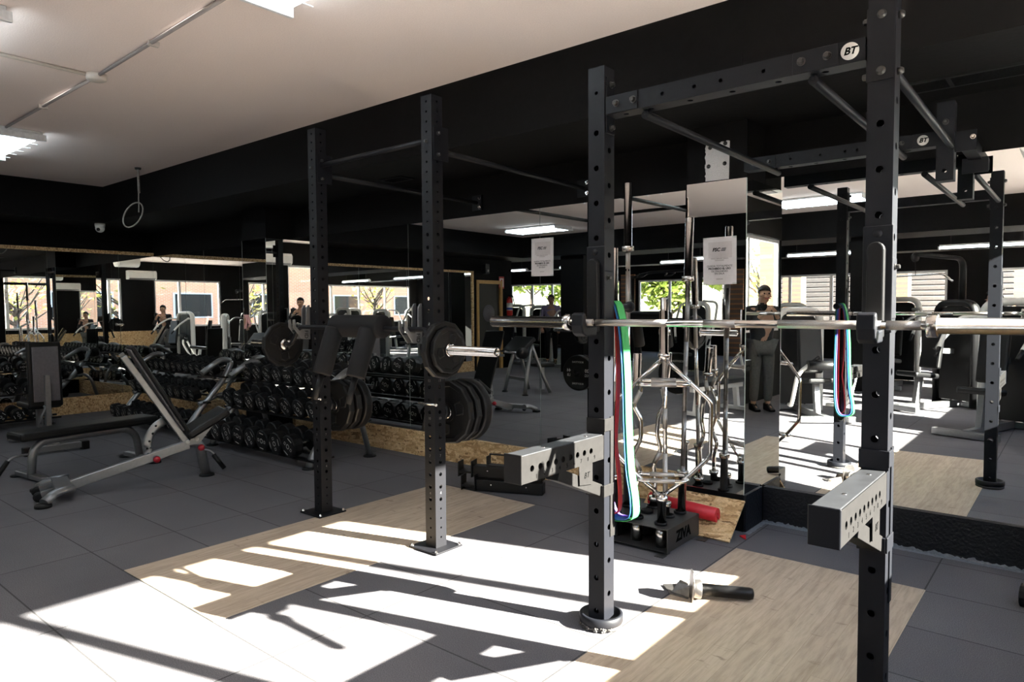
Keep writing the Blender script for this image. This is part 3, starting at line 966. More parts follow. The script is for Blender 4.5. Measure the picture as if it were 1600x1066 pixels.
# ---------------------------------------------------------------- spotter arms
def spotter(x, label):
    r = thing('spotter_arm', label, 'spotter arm', (x + .04, 2.23, .75), 0, 'spotter arms on the right rack')
    y0, y1, z0, z1 = 1.956, 2.516, .752, .856
    b = MB()
    hs = [(.05, 2.016 + .0502 * k - y0, .0125) for k in range(9)]
    for xx, nx in ((x + .08, 1), (x, -1)):
        b.holed((xx, y0, z0), (0, 0, 1), (0, 1, 0), (nx, 0, 0), z1 - z0, y1 - y0, hs, depth=.005)
    b.add([(x, y0, z0), (x + .08, y0, z0), (x + .08, y1, z0), (x, y1, z0)], [(3, 2, 1, 0)])
    b.add([(x, y1, z0), (x + .08, y1, z0), (x + .08, y1, z1), (x, y1, z1)], [(0, 1, 2, 3)])
    b.add([(x, y0, z1 - .004), (x + .08, y0, z1 - .004), (x + .08, y1, z1 - .004), (x, y1, z1 - .004)], [(0, 1, 2, 3)])
    arm = b.build('arm', 'spotter', r)
    MB().box(x - .003, x + .083, y0 - .008, y0 - .0005, z0 - .002, z1 + .006).build('end_cap', 'rack' if x > -1 else 'spotter', r, bevel=.004)
    MB().box(x + .003, x + .077, y0 + .002, y1 - .004, z1 - .0035, z1 + .003).build('liner', 'uhmw', r, bevel=.002)
    for yy in (2.13, 2.43): MB().lathe([(.008, 0), (.007, .0015), (0, .002)], (x + .045, yy, z1 + .003), (0, 0, 1), 12).build('screw', 'chrome', r)
    # gusset tube below and clamps on the post
    g = MB().beam((x + .04, 2.20, .742), (x + .04, PY0 - .01, .615), .062, .05, up=(0, 0, 1))
    g.build('strut', 'spotter', r, bevel=.002)
    side = MB().prism([(x + .076, 2.33, .7515), (x + .076, 2.335, .672), (x + .076, 2.43, .66), (x + .076, 2.43, .7515)], (.003, 0, 0))
    side.build('gusset_plate', 'spotter', r)
    T = frame((x + .0796, 2.385, .705), (0, 1, 0), (0, 0, 1))
    lettering('emblem', 'BT', .034, T, 'dark_print', r, .0004, shear=.25)
    each('clamp', [MB().box(x - .006, x + .086, PY0 - .008, PY0 - .0015, .8595, .925).box(x + .0815, x + .088, PY0 - .008, PY0 + .06, .87, .925),
        MB().box(x + .0815, x + .0875, PY0 - .012, PY0 + .082, .585, .637).box(x - .006, x + .0815, PY0 - .014, PY0 - .0015, .585, .635)], 'spotter' if x < -1 else 'rack', r, .002)
    MB().box(x + .0815, x + .0845, PY0 + .045, PY0 + .0795, .40, .93).build('backing_strip', 'spotter' if x < -1 else 'rack', r)
    for i in range(9):
        T = frame((x + .0804, 2.016 + .0502 * i + .026, .772 if i else .768), (0, 1, 0), (0, 0, 1))
        lettering('number', str(i + 1), .024, T, 'dark_print', arm, .0003)
spotter(PX[0], 'grey steel spotter arm with numbered holes on the left post of the right rack')
spotter(PX[1], 'spotter arm with a black end cap on the right post of the right rack')

# ---------------------------------------------------------------- barbells
def straight_bar(label, T, grp=None, name='barbell', half=1.10, sleeve=.415, inner=.655, dark=False):
    """bar along local x"""
    r = thing(name, label, 'barbell', T.translation, 0, grp)
    kn = MB(); sh = MB()
    shaft = MB().tube([T @ Vector((-inner, 0, 0)), T @ Vector((inner, 0, 0))], .0138, 16)
    segs = ((-.64, -.545), (-.53, -.21), (-.06, .06), (.21, .53), (.545, .64))
    shaft.build('shaft', 'chrome' if not dark else 'dull_steel', r)
    for a, c in segs: kn.tube([T @ Vector((a, 0, 0)), T @ Vector((c, 0, 0))], .0146, 16)
    kn.build('knurling', 'knurl' if not dark else 'dull_steel', r)
    for s in (-1, 1):
        b = MB()
        R3 = T.to_3x3()
        b.lathe([(.016, 0), (.034, 0), (.036, .003), (.036, .027), (.034, .030), (.025, .030), (.025, half - inner - .004), (.023, half - inner), (.018, half - inner), (.018, half - inner - .003), (0, half - inner - .003)], T @ Vector((s * inner, 0, 0)), R3 @ Vector((s, 0, 0)), 28)
        b.build('sleeve', 'steel', r)
    return r
straight_bar('long chrome olympic barbell racked across the right power rack', Matrix.Translation((-1.02, 2.42, 1.3415)), half=1.10)

# ================================================================ rack with the padded bar
QX = (-2.943, -4.055); QY0, QY1 = 2.750, 2.835; QW = .085; QH = 2.612
r2 = thing('squat_rack', 'two black perforated posts tied to the mirror wall by thin bars', 'squat rack', (-3.46, 2.79, 0))
zz = []
z = .07
while z < 2.6:
    if z < .24: zz.append((z, .0062)); z += .056
    elif z < 1.86: zz.append((z, .0115)); z += .073
    else: zz.append((z, .0068)); z += .0565
for x in QX:
    p = post_mesh(MB(), x, x + QW, QY0, QY1, .012, QH, zz, zz, n=10).build('post', 'rack2', r2)
    nm = 1
    for kk, (zc, rr) in enumerate(zz):
        if rr > .01 and kk % 3 == 1 and zc < 1.2:
            for (T) in (frame((x + QW / 2, QY0 - .0004, zc + .036), (1, 0, 0), (0, 0, 1)), frame((x + QW + .0004, QY0 + QW / 2, zc + .036), (0, 1, 0), (0, 0, 1))):
                lettering('number', str(kk), .022, T, 'grey_print', p, .0003)
    b = MB().box(x - .077, x + QW + .068, QY0 - .066, QY1 + .065, .003, .013).build('base_plate', 'rack2', r2, bevel=.002)
    for px in (x - .062, x + QW + .053):
        for py in (QY0 - .05, QY1 + .05): MB().lathe([(.011, 0), (.011, .004), (.008, .005), (.007, .014), (0, .015)], (px, py, .012), (0, 0, 1), 10).build('anchor_bolt', 'chrome', b)
    # storage peg behind the post, with its silver pin
    zp = .80 if x > -3.5 else .745
    pg = MB().lathe([(.05, 0), (.05, .03), (.024, .032), (.024, .30), (.020, .304), (0, .304)], (x + QW / 2, QY1, zp), (0, 1, 0), 24).build('storage_peg', 'rack2', r2)
    MB().cyl((x - .025, QY0 - .018, zp + .055), (x + .115, QY0 - .018, zp + .055), .006, n=10).ball((x + .118, QY0 - .018, zp + .055), .0095, n=10).build('locking_pin', 'chrome', pg)
# thin tie bars
b = MB().cyl((QX[1] + QW, QY0 + .045, 2.37), (QX[0], QY0 + .045, 2.37), .0165, n=14); b.build('pull_up_bar', 'rack2', r2)
for x in QX:
    xe = x + QW / 2 - .09
    b = MB().cyl((x + QW / 2, QY1, 2.315), (xe, YW - .02, 2.325), .0165, n=14)
    b.build('tie_bar', 'rack2', r2)
    w = MB().box(xe - .055, xe + .055, YW - .02, YW - .001, 2.26, 2.39).build('wall_plate', 'rack2', r2)
    bolts([((xe + .035, YW - .02, zq), (0, -1, 0)) for zq in (2.285, 2.365)], 'chrome', w)
    s = MB()
    s.box(x + QW + .0008, x + QW + .007, QY0 + .01, QY1 + .04, 2.25, 2.44)
    s.build('tie_plate', 'rack2', r2)
    bolts([((x + QW + .007, QY0 + .045, zq), (1, 0, 0)) for zq in (2.28, 2.40)] + [((x + .042, QY0, 2.355), (0, -1, 0))], 'bolt', r2, .009)

def silver_hook(x, label):
    r = thing('j_hook', label, 'bar hook', (x, QY0, 1.2), 0, 'bar hooks on the padded bar rack')
    x0 = x - .008
    pr_ = [(QY0 - .002, 1.20), (QY0 - .07, 1.205), (QY0 - .135, 1.285), (QY0 - .135, 1.335), (QY0 - .118, 1.338), (QY0 - .112, 1.29), (QY0 - .092, 1.268), (QY0 - .055, 1.265), (QY0 - .035, 1.285), (QY0 - .03, 1.41), (QY0 - .018, 1.432), (QY0 - .002, 1.435)]
    MB().prism([(x0, y, z_) for y, z_ in pr_], (-.008, 0, 0)).prism([(x0 - .05, y, z_) for y, z_ in pr_], (-.008, 0, 0)).build('hook_plate', 'silver_paint', r, bevel=.001)
    MB().box(x0 - .0495, x0 - .0085, QY0 - .11, QY0 - .01, 1.255, 1.264).build('liner', 'rubber', r)
    lettering('letters', 'FID', .038, frame((x0 + .0006, QY0 - .035, 1.235), (0, 0, -1), (0, 1, 0)), 'dark_print', r, .0003)
    MB().box(x0 - .06, x0 + .014, QY0 - .0016, QY0 - .0006, 1.24, 1.42).build('back_plate', 'rack2', r)
silver_hook(QX[0] + .0, 'silver bar hook under the padded squat bar on the post standing in the sunlight')
silver_hook(QX[1] + .0, 'silver bar hook under the padded squat bar on the post outside the sunlight')

# ---------------------------------------------------------------- safety squat bar
ssb = thing('safety_squat_bar', 'black safety squat bar with thick padded yoke resting in silver hooks', 'barbell', (-3.4, 2.66, 1.17))
by, bz = 2.668, 1.287
lx, rx = -4.20, -2.66
b = MB().tube(fillet([(lx - .02, by - .02, 1.165), (lx + .06, by - .02, 1.165), (lx + .13, by, bz), (rx - .17, by, bz), (rx - .10, by - .05, 1.185), (rx - .03, by - .05, 1.185)], .04), .0145, 12)
b.build('shaft', 'rack2', ssb)
for s_, xx, yy in ((1, rx - .03, by - .05), (-1, lx + .0, by - .02)):
    zc = 1.182 if s_ > 0 else 1.165
    b = MB().lathe([(.016, 0), (.04, 0), (.04, .02), (.025, .022), (.025, .42), (.023, .424), (.02, .424), (.02, .421), (0, .421)], (xx, yy, zc), (s_, 0, 0), 28)
    b.build('sleeve', 'steel', ssb)
MB().lathe([(.03, 0), (.066, .002), (.07, .01), (.07, .46), (.066, .468), (.03, .47)], (-3.66, by - .005, bz + .012), (1, 0, 0), 28).build('neck_pad', 'foam', ssb)
for xx in (-3.60, -3.27):
    MB().lathe([(.03, 0), (.05, .002), (.057, .012), (.057, .29), (.053, .298), (.02, .30)], (xx, by - .055, bz + .0), (-.03, -.34, -1), 24).build('shoulder_pad', 'foam', ssb)
    e = Vector((xx, by - .055, bz)) + Vector((-.03, -.34, -1)).normalized() * .30
    MB().cyl(e, e + Vector((-.09, -.30, -1)).normalized() * .16, .0185, n=14).build('handle', 'rubber', ssb)

# ---------------------------------------------------------------- weight plates
def plate_mesh(name_r, R, th, facets=12):
    """tri-grip rubber plate, axis along local z, lying at z in [0, th]"""
    b = MB()
    prof = [(.027, 0), (.027, 0.001)]
    for sgn in (0, 1):
        pass
    hub, inr = R * .30, R * .80
    P = [(.026, th * .02), (hub, th * .02), (hub, th * .2), (inr, th * .2), (inr * 1.04, 0), (R * .96, 0), (R, th * .18), (R, th * .82), (R * .96, th), (inr * 1.04, th), (inr, th * .8), (hub, th * .8), (hub, th * .98), (.026, th * .98), (.026, th * .02)]
    b.lathe(P, (0, 0, 0), (0, 0, 1), facets * 2 if facets > 20 else facets, smooth=facets > 20)
    # grip openings shown as dark recessed windows with raised rims
    for k in range(3):
        a0 = k * 2 * PI / 3 + .35
        for zz_, up in ((th * .8 + .0008, 1), (th * .2 - .0008, -1)):
            ring = []
            for a, rr in ((a0 - .42, R * .40), (a0 - .30, R * .66), (a0, R * .72), (a0 + .30, R * .66), (a0 + .42, R * .40)):
                ring.append((rr * math.cos(a), rr * math.sin(a), zz_))
            b.add(ring, [tuple(range(5)) if up > 0 else (4, 3, 2, 1, 0)], 1)
            b.tube(ring, .005, 6, 0, closed=True)
    # bushing
    b.lathe([(.0255, -.001), (.036, -.001), (.036, th * .02)], (0, 0, 0), (0, 0, 1), 24, 2)
    b.lathe([(.0255, th + .001), (.036, th + .001), (.036, th * .98)], (0, 0, 0), (0, 0, 1), 24, 2)
    return b

def grip_plate(label, c, axis, R, th, grp, spin=0.0):
    ax = Vector(axis).normalized()
    q = ax.to_track_quat('Z', 'Y').to_matrix().to_4x4()
    T = Matrix.Translation(c) @ q @ Matrix.Rotation(spin, 4, 'Z')
    r = thing('weight_plate', label, 'weight plate', Vector(c), 0, grp)
    m = plate_mesh('p', R, th)
    body = MB(); body.v = [T @ v for v in m.v]
    hub = MB()
    keep = [(f, mi, sm) for f, mi, sm in zip(m.f, m.m, m.sm)]
    body.f = [f for f, mi, sm in keep if mi < 2]; body.m = [mi for f, mi, sm in keep if mi < 2]; body.sm = [sm for f, mi, sm in keep if mi < 2]
    hub.v = list(body.v); hub.f = [f for f, mi, sm in keep if mi == 2]; hub.m = [0] * len(hub.f); hub.sm = [True] * len(hub.f)
    used = sorted({i for f in hub.f for i in f}); ix = {v: i for i, v in enumerate(used)}
    hub.v = [hub.v[i] for i in used]; hub.f = [[ix[i] for i in f] for f in hub.f]
    used = sorted({i for f in body.f for i in f}); ix = {v: i for i, v in enumerate(used)}
    body.v = [body.v[i] for i in used]; body.f = [[ix[i] for i in f] for f in body.f]
    body.build('disc', ['plate', 'machine_black'], r)
    hub.build('bushing', 'steel', r)
    return r
gp = 'plates on the padded squat bar'
grip_plate('larger rubber plate nearest the hook on the sunlit-side end of the padded squat bar', (rx - .025 + .0205, by - .05, 1.182), (1, 0, 0), .158, .040, gp, .3)
grip_plate('smaller rubber plate outermost on the sunlit-side end of the padded squat bar', (rx + .037, by - .05, 1.182), (1, 0, 0), .128, .030, gp, .9)
grip_plate('rubber plate on the end of the padded squat bar towards the dumbbell racks', (lx - .0215, by - .02, 1.165), (-1, 0, 0), .155, .042, gp, .1)
gp = 'plates stored on the rack post pegs'
for x, zc, nm, R in ((QX[0], .80, 'post nearer the sunlight', .192), (QX[1], .745, 'post nearer the dumbbell racks', .185)):
    yy = QY1 + .055
    for k, (w, th) in enumerate((('first', .045), ('second', .045))):
        grip_plate('black rubber plate hung %s behind the rack %s' % (w, nm), (x + QW / 2, yy, zc - .012), (0, 1, 0), R, th, gp, .4 + k)
        yy += th + .022
    # outermost bumper with white lettering on the back face
    r = thing('bumper_plate', 'smooth bumper plate with white lettering outermost behind the rack %s' % nm, 'weight plate', (x + QW / 2, yy, zc), 0, 'plates stored on the rack post pegs')
    b = MB().lathe([(.026, 0), (.06, 0), (.07, .006), (R * .88, .006), (R * .93, 0), (R * .985, .002), (R, .012), (R, .052), (R * .985, .062), (R * .93, .064), (R * .88, .058), (.07, .058), (.06, .064), (.026, .064), (.026, 0)], (x + QW / 2, yy, zc - .012), (0, 1, 0), 48)
    b.build('disc', 'plate', r)
    for ang, tx, szt in ((0, '20', .05), (0, 'KG', .04), (PI, '44', .05), (PI, 'LB', .04), (PI / 2, 'BODYTONE', .026), (-PI / 2, 'BODYTONE', .026)):
        rad = Vector((-math.sin(ang) if 0 else math.cos(ang), 0, math.sin(ang)))
        d_ = .115 if tx not in ('KG', 'LB', 'BODYTONE') else (.115 if tx == 'BODYTONE' else .115)
        up = Vector((0, 0, 1))
        off = Vector((0, 0, .024 if tx in ('20', '44') else (-.024 if tx in ('KG', 'LB') else 0)))
        lettering('letters', tx, szt, frame(Vector((x + QW / 2, yy + .0586, zc - .012)) + rad * d_ * (R / .19) + off, (-1, 0, 0), up), 'white_print', r, .0004)

# ================================================================ bar holder and the bars standing in it
zv = thing('bar_holder', 'low black steel bar holder with cut-out lettering on its end', 'bar holder', (-2.01, 3.705, 0))
ZX0, ZX1, ZY0, ZY1, ZH = -2.25, -1.77, 3.50, 3.91, .15
HOLES = {'trap': (-1.85, 3.575), 'a': (-1.885, 3.735), 'bar2': (-1.865, 3.85), 'ez': (-2.02, 3.60), 'b': (-2.03, 3.74), 'ez2': (-2.05, 3.85), 'c': (-2.17, 3.60), 'bar1': (-2.19, 3.78), 'short': (-1.955, 3.68)}
b = MB()
for col in ((ZX0, ZY0), (ZX1 - .004, ZY0), (ZX0, ZY1 - .004), (ZX1 - .004, ZY1 - .004)):
    pass
b.box(ZX0, ZX1, ZY0, ZY1, ZH - .004, ZH)
b.box(ZX1 - .004, ZX1, ZY0, ZY1, .02, ZH - .004); b.box(ZX0, ZX0 + .004, ZY0, ZY1, .02, ZH - .004)
b.build('body', 'holder', zv)
MB().box(ZX0 + .004, ZX1 - .004, ZY0, ZY1, .016, .0195).build('base_tray', 'holder', zv)
for x, y in ((ZX1 - .06, ZY0 - .045), (ZX1 + .005, ZY1 - .05), (ZX0 - .05, ZY0 + .02)):
    MB().box(x, x + .055, y, y + .05, 0, .004).build('floor_tab', 'holder', zv)
for x in (ZX0 + .002, ZX1 - .04):
    MB().box(x, x + .03, ZY0 + .02, ZY0 + .05, .0, .016).build('foot', 'holder', zv)
for k, (x, y) in HOLES.items():
    if k == 'short': continue
    MB().lathe([(.029, -.002), (.038, 0), (.038, .014), (.034, .017), (.029, .014), (.029, -.002)], (x, y, ZH), (0, 0, 1), 20).build('ring', 'rubber', zv)
    MB().lathe([(.031, 0), (.031, .13)], (x, y, .0196), (0, 0, 1), 16).build('socket_tube', 'steel' if k in ('trap', 'c', 'ez') else 'holder', zv)
lettering('cut_letters', 'ZIVA', .085, frame((ZX1 + .0006, 3.70, .083), (0, 1, 0), (0, 0, 1)), 'dark_print', zv, .0005, bold=.004)
M['ziva_mark'] = pmat('letter_gloss', (0.001, 0.001, 0.001), 0.9)
zv.children[-1].data.materials[0] = M['ziva_mark']

def upright(x, y, z, lean=(0, 0)):
    """local x axis points up"""
    ax = Vector((lean[0], lean[1], 1)).normalized()
    s = ax.cross(Vector((0, 1, 0))).normalized()
    t = s.cross(ax) * -1
    T = Matrix((ax, s, ax.cross(s))).transposed().to_4x4()
    T.translation = Vector((x, y, z))
    return T
GB = 'bars standing in the low holder'
straight_bar('tallest chrome barbell standing in the low bar holder', upright(HOLES['bar1'][0] + .0, HOLES['bar1'][1] + .0, 1.10), GB, half=1.075)
straight_bar('chrome barbell with a dark shaft standing at the back of the bar holder', upright(HOLES['bar2'][0] + .02, HOLES['bar2'][1] + .02, .985, (.018, .012)), GB, half=.955, inner=.575, dark=True)
straight_bar('shorter chrome barbell half hidden behind the right rack post in the holder', upright(HOLES['c'][0] - .01, HOLES['c'][1], .895, (-.02, .03)), GB, half=.87, inner=.50)
straight_bar('short straight bar standing behind the hexagonal trap bar', upright(HOLES['a'][0] - .02, HOLES['a'][1] - .01, .742, (-.01, 0)), GB, half=.72, inner=.50)

def curl_bar(label, x, y, lean, half, zig, d):
    r = thing('curl_bar', label, 'curl bar', (x, y, .02), 0, GB)
    ax = Vector((lean[0], lean[1], 1)).normalized()
    dd = Vector(d).normalized()
    def P(s, o): return Vector((x, y, .02)) + ax * s + dd * o
    n = half * 2
    pts = [P(.20, 0), P(.30, 0), P(.40, .035 * zig), P(.50, -.02 * zig), P(.60, .03 * zig), P(.72, .03 * zig), P(.80, -.02 * zig), P(.90, .03 * zig), P(.97, 0), P(n - .19, 0)]
    MB().tube(fillet(pts, .03, 4), .0135, 12).build('shaft', 'chrome', r)
    for i in (2, 6):
        MB().tube([pts[i] * .85 + pts[i + 1] * .15, pts[i] * .15 + pts[i + 1] * .85], .0146, 12).build('knurled_grip', 'knurl', r)
    MB().lathe([(.016, 0), (.034, 0), (.034, .024), (.025, .026), (.025, .19), (.022, .192), (0, .192)], P(n - .20, 0), ax, 24).build('sleeve', 'chrome', r)
    MB().lathe([(.016, 0), (.034, 0), (.034, .024), (.025, .026), (.025, .19), (.022, .192), (0, .192)], P(.20, 0), -ax, 24).build('sleeve', 'chrome', r)
curl_bar('zigzag curl bar standing nearest the hanging bands in the holder', HOLES['ez'][0] - .02, HOLES['ez'][1], (0.0, .03), .56, 1, (.8, .3, 0))
curl_bar('zigzag curl bar leaning at the back of the holder', HOLES['ez2'][0] - .01, HOLES['ez2'][1], (.09, .02), .56, -.7, (.8, .3, 0))

tb = thing('trap_bar', 'hexagonal chrome trap bar standing upright in the front of the holder', 'trap bar', (HOLES['trap'][0], HOLES['trap'][1], .02), 0, GB)
U = Vector((.88, .47, 0)).normalized(); W = Vector((-.47, .88, 0)).normalized()
tx, ty = HOLES['trap']
def TP(u, z, w=0): return Vector((tx, ty, 0)) + U * u + W * w + Vector((.012 * z, .0, z))
for z0, d, z1 in ((1.115, 1, 1.385), (.315, -1, .022)):
    MB().lathe([(.018, -.02), (.030, -.02), (.030, .0), (.034, .002), (.034, .026), (.026, .028), (.026, abs(z1 - z0)), (.0, abs(z1 - z0))], TP(0, z0), (0, 0, d), 24).build('sleeve', 'chrome', tb)
for sgn in (-1, 1):
    MB().tube(fillet([TP(sgn * .015, 1.10), TP(sgn * .14, .985), TP(sgn * .265, .865), TP(sgn * .265, .555), TP(sgn * .14, .43), TP(sgn * .015, .325)], .03, 4), .0125, 12).build('frame', 'chrome', tb)
for z in (.975, .425):
    for w, dz in ((-.055, -.012), (.04, .012)):
        MB().tube(fillet([TP(-.145, z, 0), TP(-.13, z + dz * .6, w), TP(.13, z + dz * .6, w), TP(.145, z, 0)], .03), .0125, 12).build('handle_bar', 'chrome', tb)
        MB().tube([TP(-.07, z + dz * .6, w), TP(.07, z + dz * .6, w)], .0142, 12).build('grip', 'knurl', tb)

# chipboard leaning on the pillar and red pad lying on it
TB = Matrix.Translation((0, 3.93, 0.002)) @ Matrix.Rotation(math.atan2(.185, .235), 4, 'X')
tag(MB().box(-2.22, -1.585, 0, .31, 0, .012, T=TB).build('chipboard_offcut', 'osb'), 'wood chipboard offcut leaning against the pillar behind the bar holder', 'board')
pts = []
for k in range(25):
    a = math.radians(-65 + 310 * k / 24 + 15)
    pts.append((.044 * math.cos(a), .044 * math.sin(a)))
for k in range(24, -1, -1):
    a = math.radians(-65 + 310 * k / 24 + 15)
    pts.append((.017 * math.cos(a), .017 * math.sin(a)))
vs = []
for x, dy, dz in ((-2.16, .012, .012), (-1.69, -.012, -.006)):
    vs += [(x, 4.012 + dy + p[0] * .9 - 0 * p[1], .138 + dz + p[1]) for p in pts]
n = len(pts)
fs = [(i, (i + 1) % n, n + (i + 1) % n, n + i) for i in range(n)]
half = n // 2
for i in range(half - 1):
    for o in (0, n):
        q = (o + i, o + i + 1, o + n - 2 - i, o + n - 1 - i)
        fs.append(q if o else tuple(reversed(q)))
rp = MB().add(vs, fs, 0, [True] * n + [False] * (len(fs) - n)).build('bar_pad', 'red')
tag(rp, 'red split foam bar pad lying on the chipboard behind the holder', 'foam pad')
tag(MB().prism([(-1.585, 4.085, .002), (-1.545, 4.055, .002), (-1.53, 4.045, .002), (-1.56, 4.12, .002)], (0, 0, .006)).build('red_scrap', 'red'), 'small red scrap on the floor at the pillar foot', 'scrap')

# ---------------------------------------------------------------- resistance bands on the back of the left rack post
pg = MB().cyl((-1.60, PY1 + .0005, 1.405), (-1.60, PY1 + .17, 1.405), .016, n=14)
pg.lathe([(.016, 0), (.026, .001), (.026, .012), (0, .013)], (-1.60, PY1 + .17, 1.405), (0, 1, 0), 16)
pg.build('band_peg', 'rack', pr)
def band(label, mat, w, front, back, y, th=.0035):
    """closed flat loop: front strand points (x, z) top to bottom, back strand bottom to top"""
    loop = [Vector((x, y + dy, z)) for x, z, dy in front + back]
    def cr(p0, p1, p2, p3, t):
        return 0.5 * ((2 * p1) + (p2 - p0) * t + (2 * p0 - 5 * p1 + 4 * p2 - p3) * t * t + (3 * p1 - p0 - 3 * p2 + p3) * t ** 3)
    N = len(loop); pts = []
    for i in range(N):
        for k in range(6):
            pts.append(cr(loop[i - 1], loop[i], loop[(i + 1) % N], loop[(i + 2) % N], k / 6))
    vs = []; fs = []
    n = len(pts)
    for i in range(n):
        t = (pts[(i + 1) % n] - pts[i - 1]).normalized()
        nn = Vector((0, 1, 0)).cross(t).normalized()
        for a, c in ((-1, -1), (1, -1), (1, 1), (-1, 1)):
            vs.append(pts[i] + Vector((0, a * w / 2, 0)) + nn * (c * th / 2))
    for i in range(n):
        j = (i + 1) % n
        for k in range(4):
            k2 = (k + 1) % 4
            fs.append((4 * i + k, 4 * i + k2, 4 * j + k2, 4 * j + k))
    tag(MB().add(vs, fs).build('resistance_band', mat), label, 'resistance band', 'resistance bands on the rack peg')
X = -1.60
Y0 = PY1 + .038
def nest(front, back, k, squeeze=1.0):
    """the same hanging loop drawn in by k, so that loops nest without touching"""
    f = [(X + dx * squeeze - k, z - k * .6 if i == 0 else (z + k if z < .60 else z), 0) for i, (dx, z) in enumerate(front)]
    b = [(X + dx * squeeze + k, z + k if z < .60 else z, 0) for dx, z in back]
    return f, b
GF = [(0, 1.430), (.032, 1.405), (.058, 1.28), (.072, 1.10), (.078, .90), (.090, .70), (.112, .56), (.108, .485)]
GBK = [(.05, .462), (-.005, .470), (-.036, .56), (-.045, .80), (-.042, 1.10), (-.032, 1.37)]
f_, b_ = nest(GF, GBK, 0)
band('wide green resistance band, outermost of the loops on the rack peg', 'band_green', .056, f_, b_, Y0)
f_, b_ = nest(GF, GBK, .009)
band('broad blue resistance band nested just inside the green one', 'band_blue', .070, f_, b_, Y0)
f_, b_ = nest(GF, GBK, .0165, .95)
band('violet resistance band in the middle of the hanging loops', 'band_purple', .020, f_, b_, Y0 + .012)
RF = [(0, 1.413), (.014, 1.39), (.026, 1.25), (.030, 1.05), (.020, .86), (.018, .80), (.034, .68), (.042, .55), (.034, .50)]
RB = [(.010, .488), (-.008, .52), (-.013, .80), (-.013, 1.10), (-.012, 1.37)]
band('narrow red resistance band hanging innermost, nearest the rack post', 'band_red', .030, [(X + a, z, 0) for a, z in RF], [(X + a, z, 0) for a, z in RB], Y0 - .012)
BF = [(0, 1.424), (.020, 1.39), (.010, 1.2), (.006, .95), (.003, .75), (.006, .55), (.022, .44)]
BB = [(.004, .415), (-.026, .44), (-.036, .60), (-.039, .85), (-.040, 1.10), (-.033, 1.37)]
band('thin black resistance band dangling lowest on the rack peg', 'band_black', .007, [(X + a, z, 0) for a, z in BF], [(X + a, z, 0) for a, z in BB], Y0 - .0335 - .0001)

# ---------------------------------------------------------------- landmine attachment on the floor
lm = thing('landmine_attachment', 'steel landmine attachment with a black tube lying across the platform edge', 'landmine attachment', (-1.40, 3.08, .0025))
b = MB()
a0 = Vector((-1.405, 3.062, .052)); a1 = Vector((-1.17, 3.215, .036)); ax = (a1 - a0).normalized()
MB().lathe([(.026, .02), (.028, .02), (.029, .255), (.025, .27), (.014, .274), (0, .274)], a0, ax, 24).build('tube', 'black_metal', lm)
MB().lathe([(.022, 0), (.043, 0), (.044, .004), (.044, .034), (.041, .038), (.030, .038), (.022, .038)], a0 - ax * .008, ax, 28).build('collar', 'dull_steel', lm)
sd = ax.cross(Vector((0, 0, 1))).normalized(); up = sd.cross(ax)
q = a0 - ax * .018
MB().prism([q + sd * .055 - up * .05, q - sd * .055 - up * .05, q - sd * .055 + up * .055, q - sd * .03 + up * .085, q + sd * .03 + up * .085, q + sd * .055 + up * .055], ax * .006).build('pivot_plate', 'dull_steel', lm, bevel=.001)
MB().prism([(-1.425, 3.035, .0028), (-1.52, 3.035, .0028), (-1.60, 3.115, .0028), (-1.545, 3.165, .0028), (-1.455, 3.10, .0028)], (0, 0, .005)).build('base_plate', 'dull_steel', lm)
MB().prism([(-1.425, 3.045, .009), (-1.52, 3.05, .009), (-1.50, 3.075, .055), (-1.43, 3.06, .058)], (.0, .006, 0)).build('side_plate', 'dull_steel', lm)
MB().prism([(-1.455, 3.10, .0085), (-1.545, 3.165, .0085), (-1.535, 3.172, .028), (-1.46, 3.108, .045)], (.004, .005, 0)).build('side_plate', 'dull_steel', lm)

# ---------------------------------------------------------------- spare spotter arms lying on the floor by the mirror
def loose_arm(label, z0, dx, dy):
    r = thing('spotter_arm', label, 'spotter arm', (-3.38, 4.0, z0), 0, 'spare spotter arms by the mirror')
    A = Vector((-3.60 + dx, 3.93 + dy, z0)); B = Vector((-3.10 + dx * .4, 4.13 + dy, z0))
    d = (B - A).normalized(); nrm = Vector((-d.y, d.x, 0))
    up = Vector((0, 0, 1))
    MB().beam(A + up * .047, B + up * .047, .085, .086).build('arm', 'black_metal', r, bevel=.004)
    MB().prism([A - nrm * .055 - d * .004, A + nrm * .055 - d * .004, A + nrm * .055 - d * .004 + up * .125, A - nrm * .055 - d * .004 + up * .125], -d * .008).build('end_plate', 'black_metal', r)
    c = A - d * .115
    MB().prism([A - d * .012 - nrm * .05 + up * .03, c - nrm * .05 + up * .03, c - nrm * .05 + up * .045, A - d * .012 - nrm * .05 + up * .045], nrm * .10).build('hook_shelf', 'black_metal', r)
    MB().prism([c - nrm * .05 + up * (-.0 if z0 > .05 else .004), c + nrm * .05 + up * (-.0 if z0 > .05 else .004), c + nrm * .05 + up * .115, c - nrm * .05 + up * .115], -d * .008).build('hook_plate', 'black_metal', r)
    for t in (.12, .40):
        MB().lathe([(.007, 0), (.006, .002), (0, .003)], A + d * t - nrm * .0425 + up * .055, -nrm, 10).build('rivet', 'steel', r)
loose_arm('black spotter arm lying directly on the floor by the mirror', 0.0, .02, -.03)
loose_arm('black spotter arm stacked on top of another by the mirror', .0935, -.04, .0)
uh = thing('bar_catch', 'small black steel bar catch lying on the stacked spare arms', 'bar catch', (-3.42, 4.0, .187))
T = Matrix.Translation((-3.44, 4.0, .1875)) @ Matrix.Rotation(.3, 4, 'Z')
MB().box(-.10, .10, -.035, .035, 0, .008, T=T).build('base', 'black_metal', uh)
